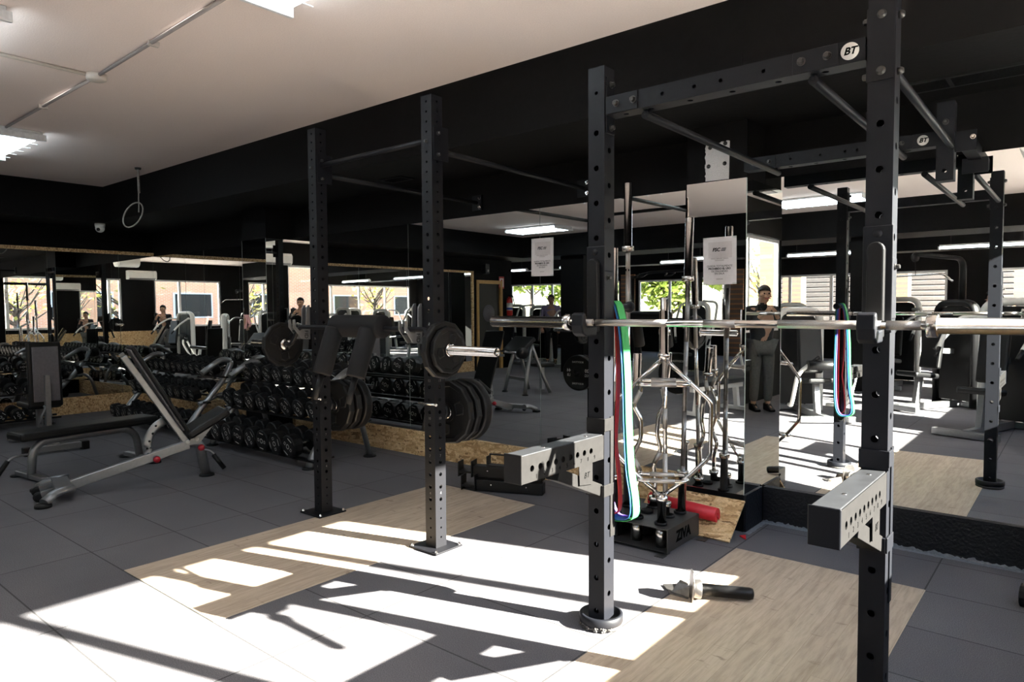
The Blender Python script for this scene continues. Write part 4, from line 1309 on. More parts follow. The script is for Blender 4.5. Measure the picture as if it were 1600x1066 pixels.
MB().box(-.10, -.092, -.035, .035, .0085, .075, T=T).build('upright', 'black_metal', uh)
MB().box(.092, .10, -.035, .035, .0085, .06, T=T).build('upright', 'black_metal', uh)
MB().box(-.10, .08, .02, .034, .0755, .086, T=T).build('top_bar', 'black_metal', uh)

# ---------------------------------------------------------------- notices, plaster patch
def notice(label, x0, x1, z0, z1, y, tilt):
    cx, cz = (x0 + x1) / 2, (z0 + z1) / 2
    w, h = x1 - x0, z1 - z0
    T = Matrix.Translation((cx, y, cz)) @ Matrix.Rotation(tilt, 4, 'Y')
    o = MB().box(-w / 2, w / 2, -.0012, 0, -h / 2, h / 2, T=T).build('notice', 'paper', origin=(cx, y, z0))
    tag(o, label, 'notice', 'paper notices taped to the mirrors')
    MB().box(-w * .34, w * .37, -.0018, -.00125, h * .06, h * .40, T=T).build('grey_panel', 'paper_panel', o)
    def L(txt, sx, sz, size, mat='dark_print', shear=0.0, bold=0.0):
        F = frame(T @ Vector((sx * w, -.0021, sz * h)), (1, 0, 0), (0, 0, 1))
        lettering('printed_line', txt, size, F, mat, o, .0002, shear=shear, bold=bold)
    L('FSC', -.10, .235, .030, shear=.2, bold=.0011)
    for k in range(3): MB().box(w * (.04 + .012 * k), w * (.175 + .012 * k), -.0023, -.0018, h * (.205 + .024 * k), h * (.218 + .024 * k), T=T).build('logo_bar', 'dark_print', o)
    L('POR EL BIEN DE TODOS', 0, .045, .0105, 'grey_print'); L('LOS SOCIOS', 0, .01, .0105, 'grey_print')
    L('QUEDA TOTALMENTE', 0, -.11, .0165); L('PROHIBIDO EL USO', 0, -.165, .0165, bold=.0006)
    L('DE MAGNESIO', 0, -.22, .0165); L('EN SALA', 0, -.27, .0165)
    L('GRACIAS', 0, -.385, .011, 'grey_print')
    for sx, sz in ((-.49, .49), (.49, .49), (-.49, -.49), (.49, -.49)):
        MB().box(-.022, .022, -.0028, -.0022, -.007, .007, T=T @ Matrix.Translation((sx * w, 0, sz * h))).build('tape', 'glass', o)
notice('white printed notice taped over a mirror seam left of the tall rack post', -3.508, -3.287, 1.665, 1.972, YW - t - .001, .01)
notice('white printed notice taped on the mirrored pillar behind the barbells', -1.874, -1.658, 1.545, 1.842, 4.185 - t - .001, -.01)
rnd = random.Random(5)
def rag(a, c, n):
    out = []
    for i in range(n):
        u = i / n
        p = (a[0] + (c[0] - a[0]) * u, a[1] + (c[1] - a[1]) * u)
        out.append((p[0] + rnd.uniform(-.004, .004), p[1] + rnd.uniform(-.004, .004)))
    return out
P = rag((-1.867, 2.197), (-1.867, 2.425), 20) + rag((-1.865, 2.428), (-1.706, 2.432), 16) + [(-1.709, 2.43), (-1.713, 2.197)]
ps = MB().prism([(x, 4.1848, z) for x, z in P], (0, -.0015, 0)).build('plaster_patch', 'plaster')
tag(ps, 'bare white plaster patch with four screws on the pillar', 'wall patch')
for x, z in ((-1.835, 2.405), (-1.737, 2.418), (-1.845, 2.29), (-1.74, 2.295)):
    MB().lathe([(.013, 0), (.013, .003), (.008, .004), (.008, .012), (0, .013)], (x, 4.183, z), (0, -1, 0), 12).build('screw', 'bolt', ps)

# ---------------------------------------------------------------- ceiling: lamps, conduit, rope, camera, vents
def ceiling_lamp(label, x0, x1, y0, y1, z=ZC):
    r = thing('ceiling_lamp', label, 'ceiling lamp', ((x0 + x1) / 2, (y0 + y1) / 2, z - .085), 0, 'tube lamps on the ceiling')
    MB().box(x0 + .02, x1 - .02, y0 + .02, y1 - .02, z - .03, z - .0005).build('housing', 'lamp_body', r, bevel=.006)
    for x in (x0, x1 - .025): MB().box(x, x + .025, y0, y1, z - .085, z - .03).build('end_cap', 'lamp_body', r, bevel=.004)
    if z < ZC:
        for x in (x0 + .2, x1 - .2): MB().cyl((x, (y0 + y1) / 2, z - .001), (x, (y0 + y1) / 2, ZC - .0005), .004, n=6).build('hanger', 'bolt', r)
    n = max(1, int(round((y1 - y0) / .15)))
    for k in range(n):
        yc = y0 + (k + .5) * (y1 - y0) / n
        MB().cyl((x0 + .027, yc, z - .058), (x1 - .027, yc, z - .058), .020, n=12).build('tube', 'lamp', r)
    for k in range(5):
        xx = x0 + (k + 1) * (x1 - x0) / 6
        MB().box(xx - .003, xx + .003, y0 + .01, y1 - .01, z - .084, z - .079).build('louvre_bar', 'lamp_body', r)
ceiling_lamp('tube ceiling lamp at the end of the conduit near the left beam', -8.40, -7.17, 1.56, 2.16)
ceiling_lamp('tube ceiling lamp above the squat rack', -3.22, -1.98, 1.52, 2.10)
ceiling_lamp('tube ceiling lamp between the two conduit lamps, nearer the camera', -5.60, -4.36, .58, 1.18)
ceiling_lamp('tube ceiling lamp over the flat bench side of the room, behind the camera', -8.95, -7.70, -2.2, -1.6)
ceiling_lamp('tube ceiling lamp behind the camera, seen beside the rack post in the mirror', -3.62, -2.38, -2.1, -1.5)
for k, (x, y) in enumerate(((-15.5, -6.5), (-13.0, -6.5), (-10.2, -6.3), (-7.2, -6.3), (-4.2, -6.3), (-1.4, -6.3))):
    ceiling_lamp('slim tube lamp number %s in the row before the far windows' % ('one', 'two', 'three', 'four', 'five', 'six')[k], x - .75, x + .75, y - .06, y + .06, 2.56)
cd = thing('ceiling_conduit', 'thin painted conduit with a round junction box on the ceiling', 'conduit', (-5.18, 1.87, ZC - .03))
MB().tube([(-7.17, 1.86, ZC - .014), (-5.24, 1.865, ZC - .014)], .011, 8).build('pipe', 'conduit_grey', cd)
MB().tube([(-5.12, 1.865, ZC - .014), (-3.22, 1.83, ZC - .014)], .011, 8).build('pipe', 'conduit_grey', cd)
MB().tube([(-5.185, 1.80, ZC - .014), (-5.165, .4, ZC - .014)], .012, 8).build('pipe', 'conduit', cd)
MB().lathe([(.0, -.045), (.045, -.045), (.062, -.036), (.064, 0), (0, 0)], (-5.18, 1.865, ZC - .0005), (0, 0, 1), 20).build('junction_box', 'conduit', cd)
for x in (-6.25, -4.30):
    MB().box(x - .012, x + .012, 1.835, 1.895, ZC - .028, ZC - .0005).build('clip', 'conduit', cd)
rp = thing('hanging_rope', 'rope with a loose loop hanging from the ceiling', 'rope', (-8.18, 3.34, 2.30))
MB().tube([(-8.18, 3.34, ZC - .02), (-8.175, 3.34, 2.86), (-8.18, 3.345, 2.72)], .014, 8).build('cord', 'rope', rp)
MB().tube([(-8.18, 3.345, 2.86), (-8.185, 3.34, 2.66), (-8.16, 3.33, 2.56), (-8.12, 3.31, 2.50)], .007, 6).build('cord', 'rope', rp)
lp = []
for k in range(25):
    a = 2 * PI * k / 24
    q_ = .085 * math.cos(a) + .05 * math.sin(a) - .06
    lp.append((-8.16 + q_ * .38, 3.33 + q_ * .925, 2.47 + .14 * math.sin(a)))
MB().tube(lp[:-1], .008, 6, closed=True).build('loop', 'rope', rp)
MB().lathe([(0, -.02), (.03, -.02), (.035, 0), (0, 0)], (-8.18, 3.34, ZC - .0005), (0, 0, 1), 14).build('ceiling_hook', 'bolt', rp)
dm = thing('dome_camera', 'small white dome camera under the black beam', 'camera', (-9.9, 3.55, ZS - .1))
MB().lathe([(0, -.05), (.055, -.05), (.06, -.03), (.06, 0), (0, 0)], (-9.93, 3.56, ZS - .0005), (0, 0, 1), 22).build('mount', 'white_plastic', dm)
MB().ball((-9.93, 3.56, ZS - .062), .056, n=18).build('dome', 'white_plastic', dm)
MB().ball((-9.89, 3.525, ZS - .082), .022, n=12).build('lens', 'machine_black', dm)
def vent(label, x0, x1, y0, y1, mid):
    r = thing('air_vent', label, 'air vent', ((x0 + x1) / 2, (y0 + y1) / 2, ZS - .012), 0, 'vents in the black beam')
    b = MB()
    for a0, a1, c0, c1 in ((x0, x1, y0, y0 + .02), (x0, x1, y1 - .02, y1), (x0, x0 + .02, y0 + .02, y1 - .02), (x1 - .02, x1, y0 + .02, y1 - .02)): b.box(a0, a1, c0, c1, ZS - .012, ZS - .0005)
    if mid: b.box(mid - .01, mid + .01, y0 + .02, y1 - .02, ZS - .012, ZS - .0005)
    b.build('frame', 'black_metal', r)
    n = 7
    for k in range(n):
        y = y0 + .03 + (y1 - y0 - .06) * k / (n - 1)
        MB().beam((x0 + .02, y, ZS - .007), (x1 - .02, y, ZS - .007), .003, .012, up=(0, .6, 1)).build('slat', 'machine_black', r)
vent('long black air vent in the beam above the right power rack', -.76, -.10, 4.06, 4.26, -.55)
vent('small black air vent in the beam above the padded squat bar', -4.8, -4.52, 3.98, 4.14, None)
tag(MB().box(-1.58, -1.385, 3.546, 3.5495, 2.62, 2.72).build('access_panel', 'black_wall'), 'small square access panel on the black beam behind the tall post', 'access panel')

# ================================================================ dumbbells and racks
NUM = {}
def dumbbell_parts(R, L, txt):
    """returns (head mesh, handle mesh): twelve-sided head pair along local y, centre at origin height R"""
    key = (round(R, 3), txt)
    if key in NUM: return NUM[key]
    hl = L * .30
    heads = []
    for s in (-1, 1):
        b = MB()
        y0 = s * (L / 2 - hl)
        prof = [(R * .55, 0), (R * .93, .002), (R, R * .12), (R, hl - R * .10), (R * .93, hl - .002), (R * .80, hl), (0, hl)]
        b.lathe(prof, (0, y0, 0), (0, s, 0), 12, smooth=False)
        yf = s * (L / 2) + s * .0004
        def quad(cx, cz, w, h, rot):
            c, q = math.cos(rot), math.sin(rot)
            vs = [(cx + (a * c - d * q), yf, cz + (a * q + d * c)) for a, d in ((-w, -h), (w, -h), (w, h), (-w, h))]
            b.add(vs, [(0, 1, 2, 3) if s < 0 else (3, 2, 1, 0)], 1)
        for k in range(4):
            a = k * PI / 2
            if k % 2 == 0:
                quad(math.cos(a) * R * .0, math.sin(a + PI / 2) * R * .68, R * .30, R * .035, 0)
        # digits either side of the ring, drawn as bars
        for sx in (-1, 1):
            for dx, dz, w, h in ((-.09, 0, .02, .13), (-.0, .12, .06, .02), (.0, -.12, .06, .02), (.10, 0, .02, .13)):
                quad(sx * R * .48 + dx * R, dz * R, w * R, h * R, 0)
        ring = 12
        vs = []
        for j in range(ring):
            an = 2 * PI * j / ring
            vs += [(R * .16 * math.cos(an), yf, R * .16 * math.sin(an)), (R * .22 * math.cos(an), yf, R * .22 * math.sin(an))]
        b.add(vs, [((2 * j, 2 * j + 1, (2 * j + 3) % 24, (2 * j + 2) % 24) if s < 0 else ((2 * j + 2) % 24, (2 * j + 3) % 24, 2 * j + 1, 2 * j)) for j in range(ring)], 1)
        o = b.build('head', ['rubber', 'white_print'], None, origin=(0, 0, 0))
        heads.append(o.data); bpy.data.objects.remove(o)
    o = MB().lathe([(.0155, -L * .2), (.017, -L * .1), (.018, 0), (.017, L * .1), (.0155, L * .2)], (0, 0, 0), (0, 1, 0), 14).build('handle', ['steel'], None, origin=(0, 0, 0))
    NUM[key] = (heads, o.data); bpy.data.objects.remove(o)
    return NUM[key]

def dumbbell(label, group, loc, rot, R, L, spin, txt='20'):
    hs, hm = dumbbell_parts(R, L, txt)
    e = thing('dumbbell', label, 'dumbbell', loc, 0, group)
    e.rotation_euler = rot
    m = Matrix.Rotation(spin, 4, 'Y')
    for h in hs:
        o = bpy.data.objects.new('head', h); COL.objects.link(o); o.parent = e; o.rotation_euler = (0, spin, 0)
    o = bpy.data.objects.new('handle', hm); COL.objects.link(o); o.parent = e

ORD = ['first', 'second', 'third', 'fourth', 'fifth', 'sixth', 'seventh', 'eighth', 'ninth', 'tenth', 'eleventh', 'twelfth', 'thirteenth', 'fourteenth']
TIER = ['bottom', 'middle', 'top']
def dumbbell_rack(name, label, T, W, who, radii, counts, spins):
    """T maps local: x along the rack, y towards the wall, z up"""
    r = thing('dumbbell_rack', label, 'dumbbell rack', T.translation, 0, 'dumbbell racks')
    tiers = [(.10, .085, .10), (.33, .40, .30), (.56, .665, .30)]           # depth centre, height of shelf
    for x in (0, W):
        f = fillet([(x, .03, .012), (x, .055, .09), (x, .16, .235), (x, .50, .62), (x, .60, .82), (x, .48, .85), (x, .24, .70)], .09, 6)
        MB().tube([T @ p for p in f], .032, 12, flat=(.042, .030, T.to_3x3() @ Vector((0, -.7, .7)))).build('side_frame', 'silver_paint', r)
        g = fillet([(x + .002, .70, .012), (x + .002, .60, .36), (x + .002, .50, .46), (x + .002, .20, .36)], .08, 6)
        MB().tube([T @ p for p in g], .028, 12, flat=(.034, .022, T.to_3x3() @ Vector((0, .7, .7)))).build('rear_leg', 'silver_paint', r)
        for yy in (.03, .70):
            MB().lathe([(.062, 0), (.062, .010), (.050, .018), (0, .018)], T @ Vector((x, yy, 0)), (0, 0, 1), 20).build('foot', 'rubber', r)
    for k, (yc, zc, tl) in enumerate(tiers):
        b = MB()
        for dy in (-.075, .085):
            p0 = T @ Vector((-.12, yc + dy, zc + dy * tl)); p1 = T @ Vector((W + .12, yc + dy, zc + dy * tl))
            MB().beam(p0, p1, .05, .018).build('shelf_rail', 'black_metal', r)
        R = radii[k]; n = counts[k]
        for i in range(n):
            x = .02 + (W + .0) * (i + .35) / n - .06
            L = .30 if k else .33
            loc = T @ Vector((x, yc, zc + R + .016))
            rz = T.to_euler().z
            q = (Matrix.Rotation(rz, 4, 'Z') @ Matrix.Rotation(tl * .9, 4, 'X')).to_euler()
            e = dumbbell('%s dumbbell from the %s, %s shelf of %s' % (ORD[n - 1 - i] if who[1] else ORD[i], who[2], TIER[k], who[0]), 'dumbbells on ' + who[0], loc, q, R, L, spins[k][i % len(spins[k])] * PI / 6 + .13 * math.sin(i * 2.3 + k))
    return r
SPN = [[0.2, 1.1, 2.4, .3, 1.6, .5, 2.2, 1.2], [1.0, .4, 2.0, 2.7, .7, 1.4, 1.2, 2.8], [.4, 1.9, 1.0, 2.3, .2, 1.5, 2.6, .8]]
dumbbell_rack('a', 'three-tier silver framed dumbbell rack nearest the padded squat bar', Matrix.Translation((-6.95, 3.46, 0)), 1.73, ('the rack beside the squat bar', True, 'squat bar end'), (.104, .098, .092), (8, 8, 9), SPN)
dumbbell_rack('b', 'three-tier silver framed dumbbell rack in the far left corner', Matrix.Translation((-9.30, 3.46, 0)), 1.73, ('the rack before the corner mirror', True, 'pillar end'), (.080, .075, .068), (10, 10, 11), SPN)
TL = Matrix.Translation((-9.86, .70, 0)) @ Matrix.Rotation(PI / 2, 4, 'Z')
dumbbell_rack('c', 'long dark dumbbell rack along the left wall mirrors', TL, 2.2, ('the rack along the left wall', True, 'corner end'), (.072, .068, .062), (12, 12, 13), SPN)
dumbbell('black dumbbell on the floor at the edge of the right mirror', 'loose dumbbells', (-.075, 3.93, .055), (0, 0, PI / 2 - .1), .055, .24, .3)

# ================================================================ benches
def padbox(name, T, sx, sy, sz, mat, parent, bev=.02):
    return MB().box(-sx / 2, sx / 2, -sy / 2, sy / 2, -sz / 2, sz / 2, T=T).build(name, mat, parent, bevel=bev)

ab = thing('adjustable_bench', 'silver adjustable bench with raised backrest and red knobs', 'bench', (-5.83, 2.3, 0))
O = Vector((-5.943, 1.805, 0)); E1 = Vector((.2235, .9747, 0)); E2 = Vector((.9747, -.2235, 0))
def AP(s, w, z): return O + E1 * s + E2 * w + Vector((0, 0, z))
def frame_sz(s, w, z, ang):
    a = E1 * math.cos(ang) + Vector((0, 0, math.sin(ang)))
    n = -E1 * math.sin(ang) + Vector((0, 0, math.cos(ang)))
    Tm = Matrix((a, E2 * -1, n)).transposed().to_4x4()
    Tm.translation = AP(s, w, z)
    return Tm
MB().beam(AP(.06, 0, .075), AP(.90, 0, .285), .06, .075).build('spine', 'silver_paint', ab, bevel=.006)
MB().prism([AP(.48, -.0315, .19), AP(.66, -.0315, .238), AP(.66, -.0315, .26), AP(.48, -.0315, .212)], E2 * -.002).build('decal', 'machine_black', ab)
b = MB().tube(fillet([AP(.84, 0, .285), AP(.98, 0, .30), AP(1.03, 0, .02)], .12, 6), .03, 12, flat=(.038, .028, E2)).build('front_leg', 'silver_paint', ab)
MB().lathe([(.062, 0), (.062, .012), (.05, .02), (0, .02)], AP(1.035, 0, 0), (0, 0, 1), 20).build('foot', 'rubber', ab)
MB().beam(AP(.0, -.20, .085), AP(.0, .20, .085), .11, .05).build('rear_crossbar', 'silver_paint', ab, bevel=.006)
for w in (-.20, .20):
    MB().tube(fillet([AP(.06, w, .09), AP(-.05, w * 1.15, .085), AP(-.13, w * 1.45, .035)], .06), .03, 10, flat=(.042, .030, Vector((0, 0, 1)))).build('rear_foot', 'silver_paint', ab)
    MB().lathe([(.055, 0), (.055, .02), (.04, .028), (0, .028)], AP(-.135, w * 1.45, 0), (0, 0, 1), 18).build('foot', 'rubber', ab)
for w in (-.10, .10):
    MB().lathe([(.02, -.014), (.036, -.014), (.038, 0), (.036, .014), (.02, .014)], AP(-.15, w, .038), E2, 22).build('wheel', 'rubber', ab)
    MB().beam(AP(.02, w, .085), AP(-.135, w, .048), .045, .05).build('wheel_bracket', 'silver_paint', ab)
arc = []
for k in range(13):
    a = math.radians(8 + 88 * k / 12)
    arc.append(AP(.90 - .30 * math.sin(a) + 0, .0, .22 + .33 * (1 - math.cos(a)) * .0 + .30 * math.cos(PI / 2 - a) * 0 + .02) )
arc = [AP(.60 + .0, 0, .20), AP(.585, 0, .30), AP(.605, 0, .39), AP(.655, 0, .465), AP(.72, 0, .50)]
MB().tube(fillet(arc, .05, 4), .03, 10, flat=(.010, .035, Vector((0, 0, 1)))).build('adjusting_arc', 'silver_paint', ab)
for k in range(6):
    t_ = k / 5
    p = arc[0].lerp(arc[1], min(1, t_ * 2.2)) if t_ < .45 else arc[1].lerp(arc[3], (t_ - .45) / .55)
    MB().lathe([(.009, 0), (0, .001)], p + E2 * .0105, E2, 10).build('hole', 'machine_black', ab)
ba = math.atan2(1.085 - .41, .475 - .845)
MB().beam(AP(.885, 0, .30), AP(.440, 0, 1.04), .05, .05, up=E2).build('back_bar', 'silver_paint', ab, bevel=.006)
Tb = frame_sz(.665, 0, .755, ba)
MB().box(-.405, .405, -.135, .135, -.035, -.003, T=Tb).build('backrest', 'vinyl', ab, bevel=.014)
bk = MB().box(-.38, .39, -.105, .105, -.0025, .010, T=Tb).build('back_shell', 'grey_back', ab, bevel=.004)
MB().beam(AP(.43, -.06, 1.03), AP(.46, -.06, 1.05), .04, .05).build('top_bracket', 'silver_paint', ab)
sa = math.atan2(.52 - .365, 1.16 - .88)
Ts = frame_sz(1.03, 0, .455, sa)
MB().box(-.18, .19, -.15, .15, -.032, .032, T=Ts).build('seat', 'vinyl', ab, bevel=.02)
MB().prism([AP(.86, -.032, .275), AP(.98, -.032, .29), AP(1.10, -.032, .44), AP(1.02, -.032, .41), AP(.93, -.032, .35)], E2 * .064).build('seat_bracket', 'silver_paint', ab)
for s_, z_ in ((.885, .31), (.955, .325)):
    MB().lathe([(.018, 0), (.018, .006), (.010, .008), (0, .008)], AP(s_, .033, z_), E2, 14).build('bolt', 'white_print', ab)
    MB().lathe([(.018, 0), (.018, .006), (.010, .008), (0, .008)], AP(s_, -.033, z_), -E2, 14).build('bolt', 'white_print', ab)
for s_, z_ in ((.646, .20), (.984, .255)):
    MB().ball(AP(s_, .062, z_), .028, n=16).cyl(AP(s_, .025, z_), AP(s_, .06, z_), .010).build('knob', 'red_knob', ab)
MB().tube(fillet([AP(.985, .03, .235), AP(1.05, .06, .225), AP(1.12, .08, .14)], .04), .011, 8).build('handle', 'silver_paint', ab)
MB().cyl(AP(1.075, .068, .185), AP(1.155, .09, .06), .019, n=12).build('handle_grip', 'rubber', ab)

fl = thing('flat_bench', 'silver framed flat bench with a black pad at the left edge', 'bench', (-6.75, 2.2, 0))
A = Vector((-6.69, 1.70, 0)); B = Vector((-6.83, 2.84, 0)); d = (B - A).normalized(); nx = Vector((d.y, -d.x, 0))
Tm = Matrix((d, nx * -1, Vector((0, 0, 1)))).transposed().to_4x4(); Tm.translation = (A + B) / 2 + Vector((0, 0, .38))
MB().box(-.575, .575, -.14, .14, -.035, .035, T=Tm).build('pad', 'vinyl', fl, bevel=.022)
MB().tube(fillet([A + d * .12 + Vector((0, 0, .02)), A + d * .14 + Vector((0, 0, .315)), B - d * .16 + Vector((0, 0, .315)), B - d * .12 + Vector((0, 0, .02))], .14, 7), .03, 12, flat=(.034, .028, nx)).build('frame', 'silver_paint', fl)
for q, s in ((A + d * .12, -1), (B - d * .12, 1)):
    MB().beam(q - nx * .24 + Vector((0, 0, .035)), q + nx * .24 + Vector((0, 0, .035)), .055, .04).build('crossbar', 'silver_paint', fl, bevel=.006)
    for w in (-.25, .25):
        MB().lathe([(.055, 0), (.055, .012), (.04, .02), (0, .02)], q + nx * w, (0, 0, 1), 18).build('foot', 'rubber', fl)
MB().tube(fillet([A + d * .14 + Vector((0, 0, .22)), A - d * .02 + Vector((0, 0, .22)), A - d * .09 + Vector((0, 0, .13))], .05), .011, 8).build('handle', 'silver_paint', fl)
MB().cyl(A - d * .045 + Vector((0, 0, .19)), A - d * .13 + Vector((0, 0, .07)), .019, n=12).build('handle_grip', 'rubber', fl)

ub = thing('utility_bench', 'upright utility bench seen from behind its grey backrest', 'bench', (-8.05, 2.42, 0))
MB().beam((-7.77, 2.17, .05), (-7.73, 2.66, .05), .06, .06).build('rear_bar', 'silver_paint', ub, bevel=.006)
for y, x in ((2.17, -7.77), (2.66, -7.73)): MB().box(x - .042, x + .042, y - .035, y + .035, 0, .085).build('foot', 'rubber', ub, bevel=.01)
MB().beam((-7.76, 2.42, .06), (-8.7, 2.50, .06), .06, .06).build('spine', 'silver_paint', ub, bevel=.006)
MB().beam((-8.7, 2.25, .05), (-8.7, 2.75, .05), .06, .06).build('front_bar', 'silver_paint', ub, bevel=.006)
MB().beam((-8.05, 2.44, .09), (-8.08, 2.45, .75), .07, .05, up=(0, 1, 0)).build('upright', 'silver_paint', ub, bevel=.006)
Tu = Matrix.Translation((-8.09, 2.45, .76)) @ Matrix.Rotation(-.05, 4, 'Y') @ Matrix.Rotation(.08, 4, 'Z')
MB().box(-.07, -.012, -.155, .155, -.34, .33, T=Tu).build('backrest', 'vinyl', ub, bevel=.02)
MB().box(-.011, .004, -.12, .12, -.28, .28, T=Tu).build('back_shell', 'grey_back', ub, bevel=.004)
MB().box(-8.55, -8.14, 2.30, 2.60, .40, .46).build('seat', 'vinyl', ub, bevel=.02)
MB().beam((-8.35, 2.45, .09), (-8.35, 2.45, .398), .06, .05, up=(0, 1, 0)).build('seat_post', 'silver_paint', ub)
MB().tube(fillet([(-8.03, 2.40, .44), (-7.98, 2.40, .42), (-7.98, 2.36, .33), (-8.0, 2.36, .27)], .03), .010, 8).build('lever', 'silver_paint', ub)

ub.location = Vector(ub.location) + Vector((-.08, -.07, 0))

# ================================================================ machines behind the camera, seen in the mirrors
def machine(label, x, y, rz, grp='strength machines seen in the mirrors', h=1.45, w=.56, arms='press', seat_z=.48, tall=False, dark=False):
    r = thing('strength_machine', label, 'gym machine', (x, y, 0), rz, grp)
    B = lambda b, n, m, bev=0.0: b.build(n, m, r, bevel=bev, local=True)
    # arched tower frame, user sits towards +y
    pts = fillet([(-w / 2, 0, .02), (-w / 2, 0, h), (w / 2, 0, h), (w / 2, 0, .02)], .17, 7)
    B(MB().tube(pts, .05, 12, flat=(.045, .075, (0, 1, 0))), 'tower_frame', 'machine_black' if dark else 'shroud')
    inner = fillet([(-w / 2 + .055, 0, .1), (-w / 2 + .055, 0, h - .055), (w / 2 - .055, 0, h - .055), (w / 2 - .055, 0, .1)], .13, 6)
    B(MB().prism([(p.x, .022, p.z) for p in inner], (0, -.04, 0)), 'shroud_panel', 'machine_black')
    b = MB()
    for k in range(14): b.box(-w * .28, w * .28, -.12, -.03, .12 + k * .045, .16 + k * .045)
    B(b, 'weight_stack', 'bolt')
    B(MB().cyl((-.12, -.075, .08), (-.12, -.075, h - .12), .012, n=8).cyl((.12, -.075, .08), (.12, -.075, h - .12), .012, n=8), 'guide_rods', 'chrome')
    B(MB().beam((0, -.15, .05), (0, 1.05, .05), .07, .08), 'spine', 'silver_paint')
    B(MB().beam((-.32, 1.05, .05), (.32, 1.05, .05), .07, .07), 'front_foot', 'silver_paint', .006)
    B(MB().beam((-.34, -.1, .045), (.34, -.1, .045), .09, .07), 'rear_foot', 'silver_paint', .006)
    B(MB().beam((0, .72, .08), (0, .66, seat_z - .04), .06, .08, up=(0, 1, 0)), 'seat_post', 'silver_paint')
    T = Matrix.Translation((0, .70, seat_z)) @ Matrix.Rotation(.10, 4, 'X')
    B(MB().box(-.17, .17, -.21, .21, -.035, .035, T=T), 'seat', 'vinyl', .025)
    T = Matrix.Translation((0, .43, seat_z + .40)) @ Matrix.Rotation(.16, 4, 'X')
    B(MB().box(-.15, .15, -.035, .035, -.33, .35, T=T), 'back_pad', 'vinyl', .025)
    B(MB().beam((0, .06, seat_z + .3), (0, .40, seat_z + .32), .05, .07), 'back_support', 'silver_paint')
    for s in (-1, 1):
        if arms == 'press':
            p = fillet([(s * .20, .05, h - .18), (s * .40, .25, h - .16), (s * .42, .62, seat_z + .62), (s * .40, .78, seat_z + .46)], .12, 5)
        elif arms == 'fly':
            p = fillet([(s * .18, .02, h + .05), (s * .55, .16, h + .02), (s * .58, .40, seat_z + .55), (s * .52, .48, seat_z + .30)], .14, 5)
        else:
            p = fillet([(s * .24, .40, .14), (s * .34, .80, .18), (s * .34, 1.02, .60), (s * .20, 1.04, .72)], .14, 5)
        B(MB().tube(p, .024, 10), 'arm', 'shroud' if not dark else 'silver_paint')
        e = p[-1]; q = p[-2]
        d = (e - q).normalized()
        B(MB().cyl(e, e + d * .13, .022, n=10), 'grip', 'rubber')
    if arms == 'leg':
        B(MB().cyl((-.24, 1.06, .70), (.24, 1.06, .70), .06, n=16), 'roller_pad', 'vinyl')
    if tall:
        p = fillet([(0, -.10, h - .02), (0, -.10, 2.06), (0, .78, 2.10)], .14, 6)
        B(MB().tube(p, .04, 10, flat=(.03, .05, (1, 0, 0))), 'high_boom', 'machine_black')
        B(MB().tube(fillet([(-.52, .74, 1.72), (-.40, .76, 1.82), (.40, .76, 1.82), (.52, .74, 1.72)], .06), .014, 8), 'lat_bar', 'chrome')
        B(MB().cyl((0, .77, 1.82), (0, .78, 2.06), .004, n=6), 'cable', 'machine_black')
        B(MB().lathe([(.01, -.015), (.06, -.015), (.06, .015), (.01, .015)], (0, .78, 2.06), (1, 0, 0), 18), 'pulley', 'machine_black')
    return r
machine('silver framed machine by the street pier whose seat shows at the photo edge', -.62, -.62, .30, arms='press')
machine('tall black lat pulldown machine with a high boom by the street windows', -1.35, -2.3, .55, tall=True, arms='press', dark=True)
machine('leg machine with roller pad standing in the sunlight beside the person with the camera', -2.95, -.62, -.62, arms='leg', h=1.36)
for k, (x, y, rz, a, lb) in enumerate([
    (-.70, -3.9, 1.45, 'fly', 'fly machine on the street side, first beyond the black pier'),
    (-.70, -5.3, 1.50, 'press', 'press machine on the street side, second beyond the black pier'),
    (-.70, -6.7, 1.52, 'leg', 'leg machine on the street side, third beyond the black pier'),
    (-.70, -8.1, 1.55, 'fly', 'fly machine on the street side, fourth beyond the black pier'),
    (-.70, -9.5, 1.60, 'press', 'press machine on the street side, last before the far windows'),
    (-2.5, -4.9, .1, 'press', 'press machine in the middle row, first from the street side'),
    (-4.4, -4.9, .05, 'leg', 'leg machine in the middle row, second from the street side'),
    (-6.2, -5.1, .0, 'fly', 'fly machine in the middle row, third from the street side'),
    (-9.7, -5.3, -.2, 'press', 'press machine in the middle row before the side room'),
    (-11.0, -5.5, -.25, 'fly', 'fly machine in the side room, nearest the doorway wall'),
    (-12.3, -6.0, -.3, 'leg', 'leg machine deep in the side room before the garden windows')]):
    machine(lb, x, y, rz, arms=a, h=1.45 + .04 * (k % 3))

cs = thing('cable_station', 'tall black cable crossover frame before the garden windows', 'cable station', (-8.2, -7.3, 0))
for x in (-9.3, -7.1):
    MB().tube(fillet([(x, -7.3, .02), (x, -7.3, 2.25)], .1), .06, 10, flat=(.06, .05, (0, 1, 0))).build('column', 'machine_black', cs)
    MB().box(x - .17, x + .17, -7.42, -7.18, 0, .06).build('column_base', 'machine_black', cs)
    b = MB()
    for k in range(16): b.box(x - .13, x + .13, -7.55, -7.38, .10 + k * .04, .135 + k * .04)
    b.build('weight_stack', 'bolt', cs)
    MB().cyl((x, -7.22, .9), (x, -7.22, 2.2), .006, n=6).build('cable', 'steel', cs)
for dy in (-.06, .06):
    MB().tube(fillet([(-9.3, -7.3 + dy, 2.2), (-8.8, -7.3 + dy, 2.34), (-7.6, -7.3 + dy, 2.34), (-7.1, -7.3 + dy, 2.2)], .25, 6), .03, 8).build('cross_tube', 'machine_black', cs)
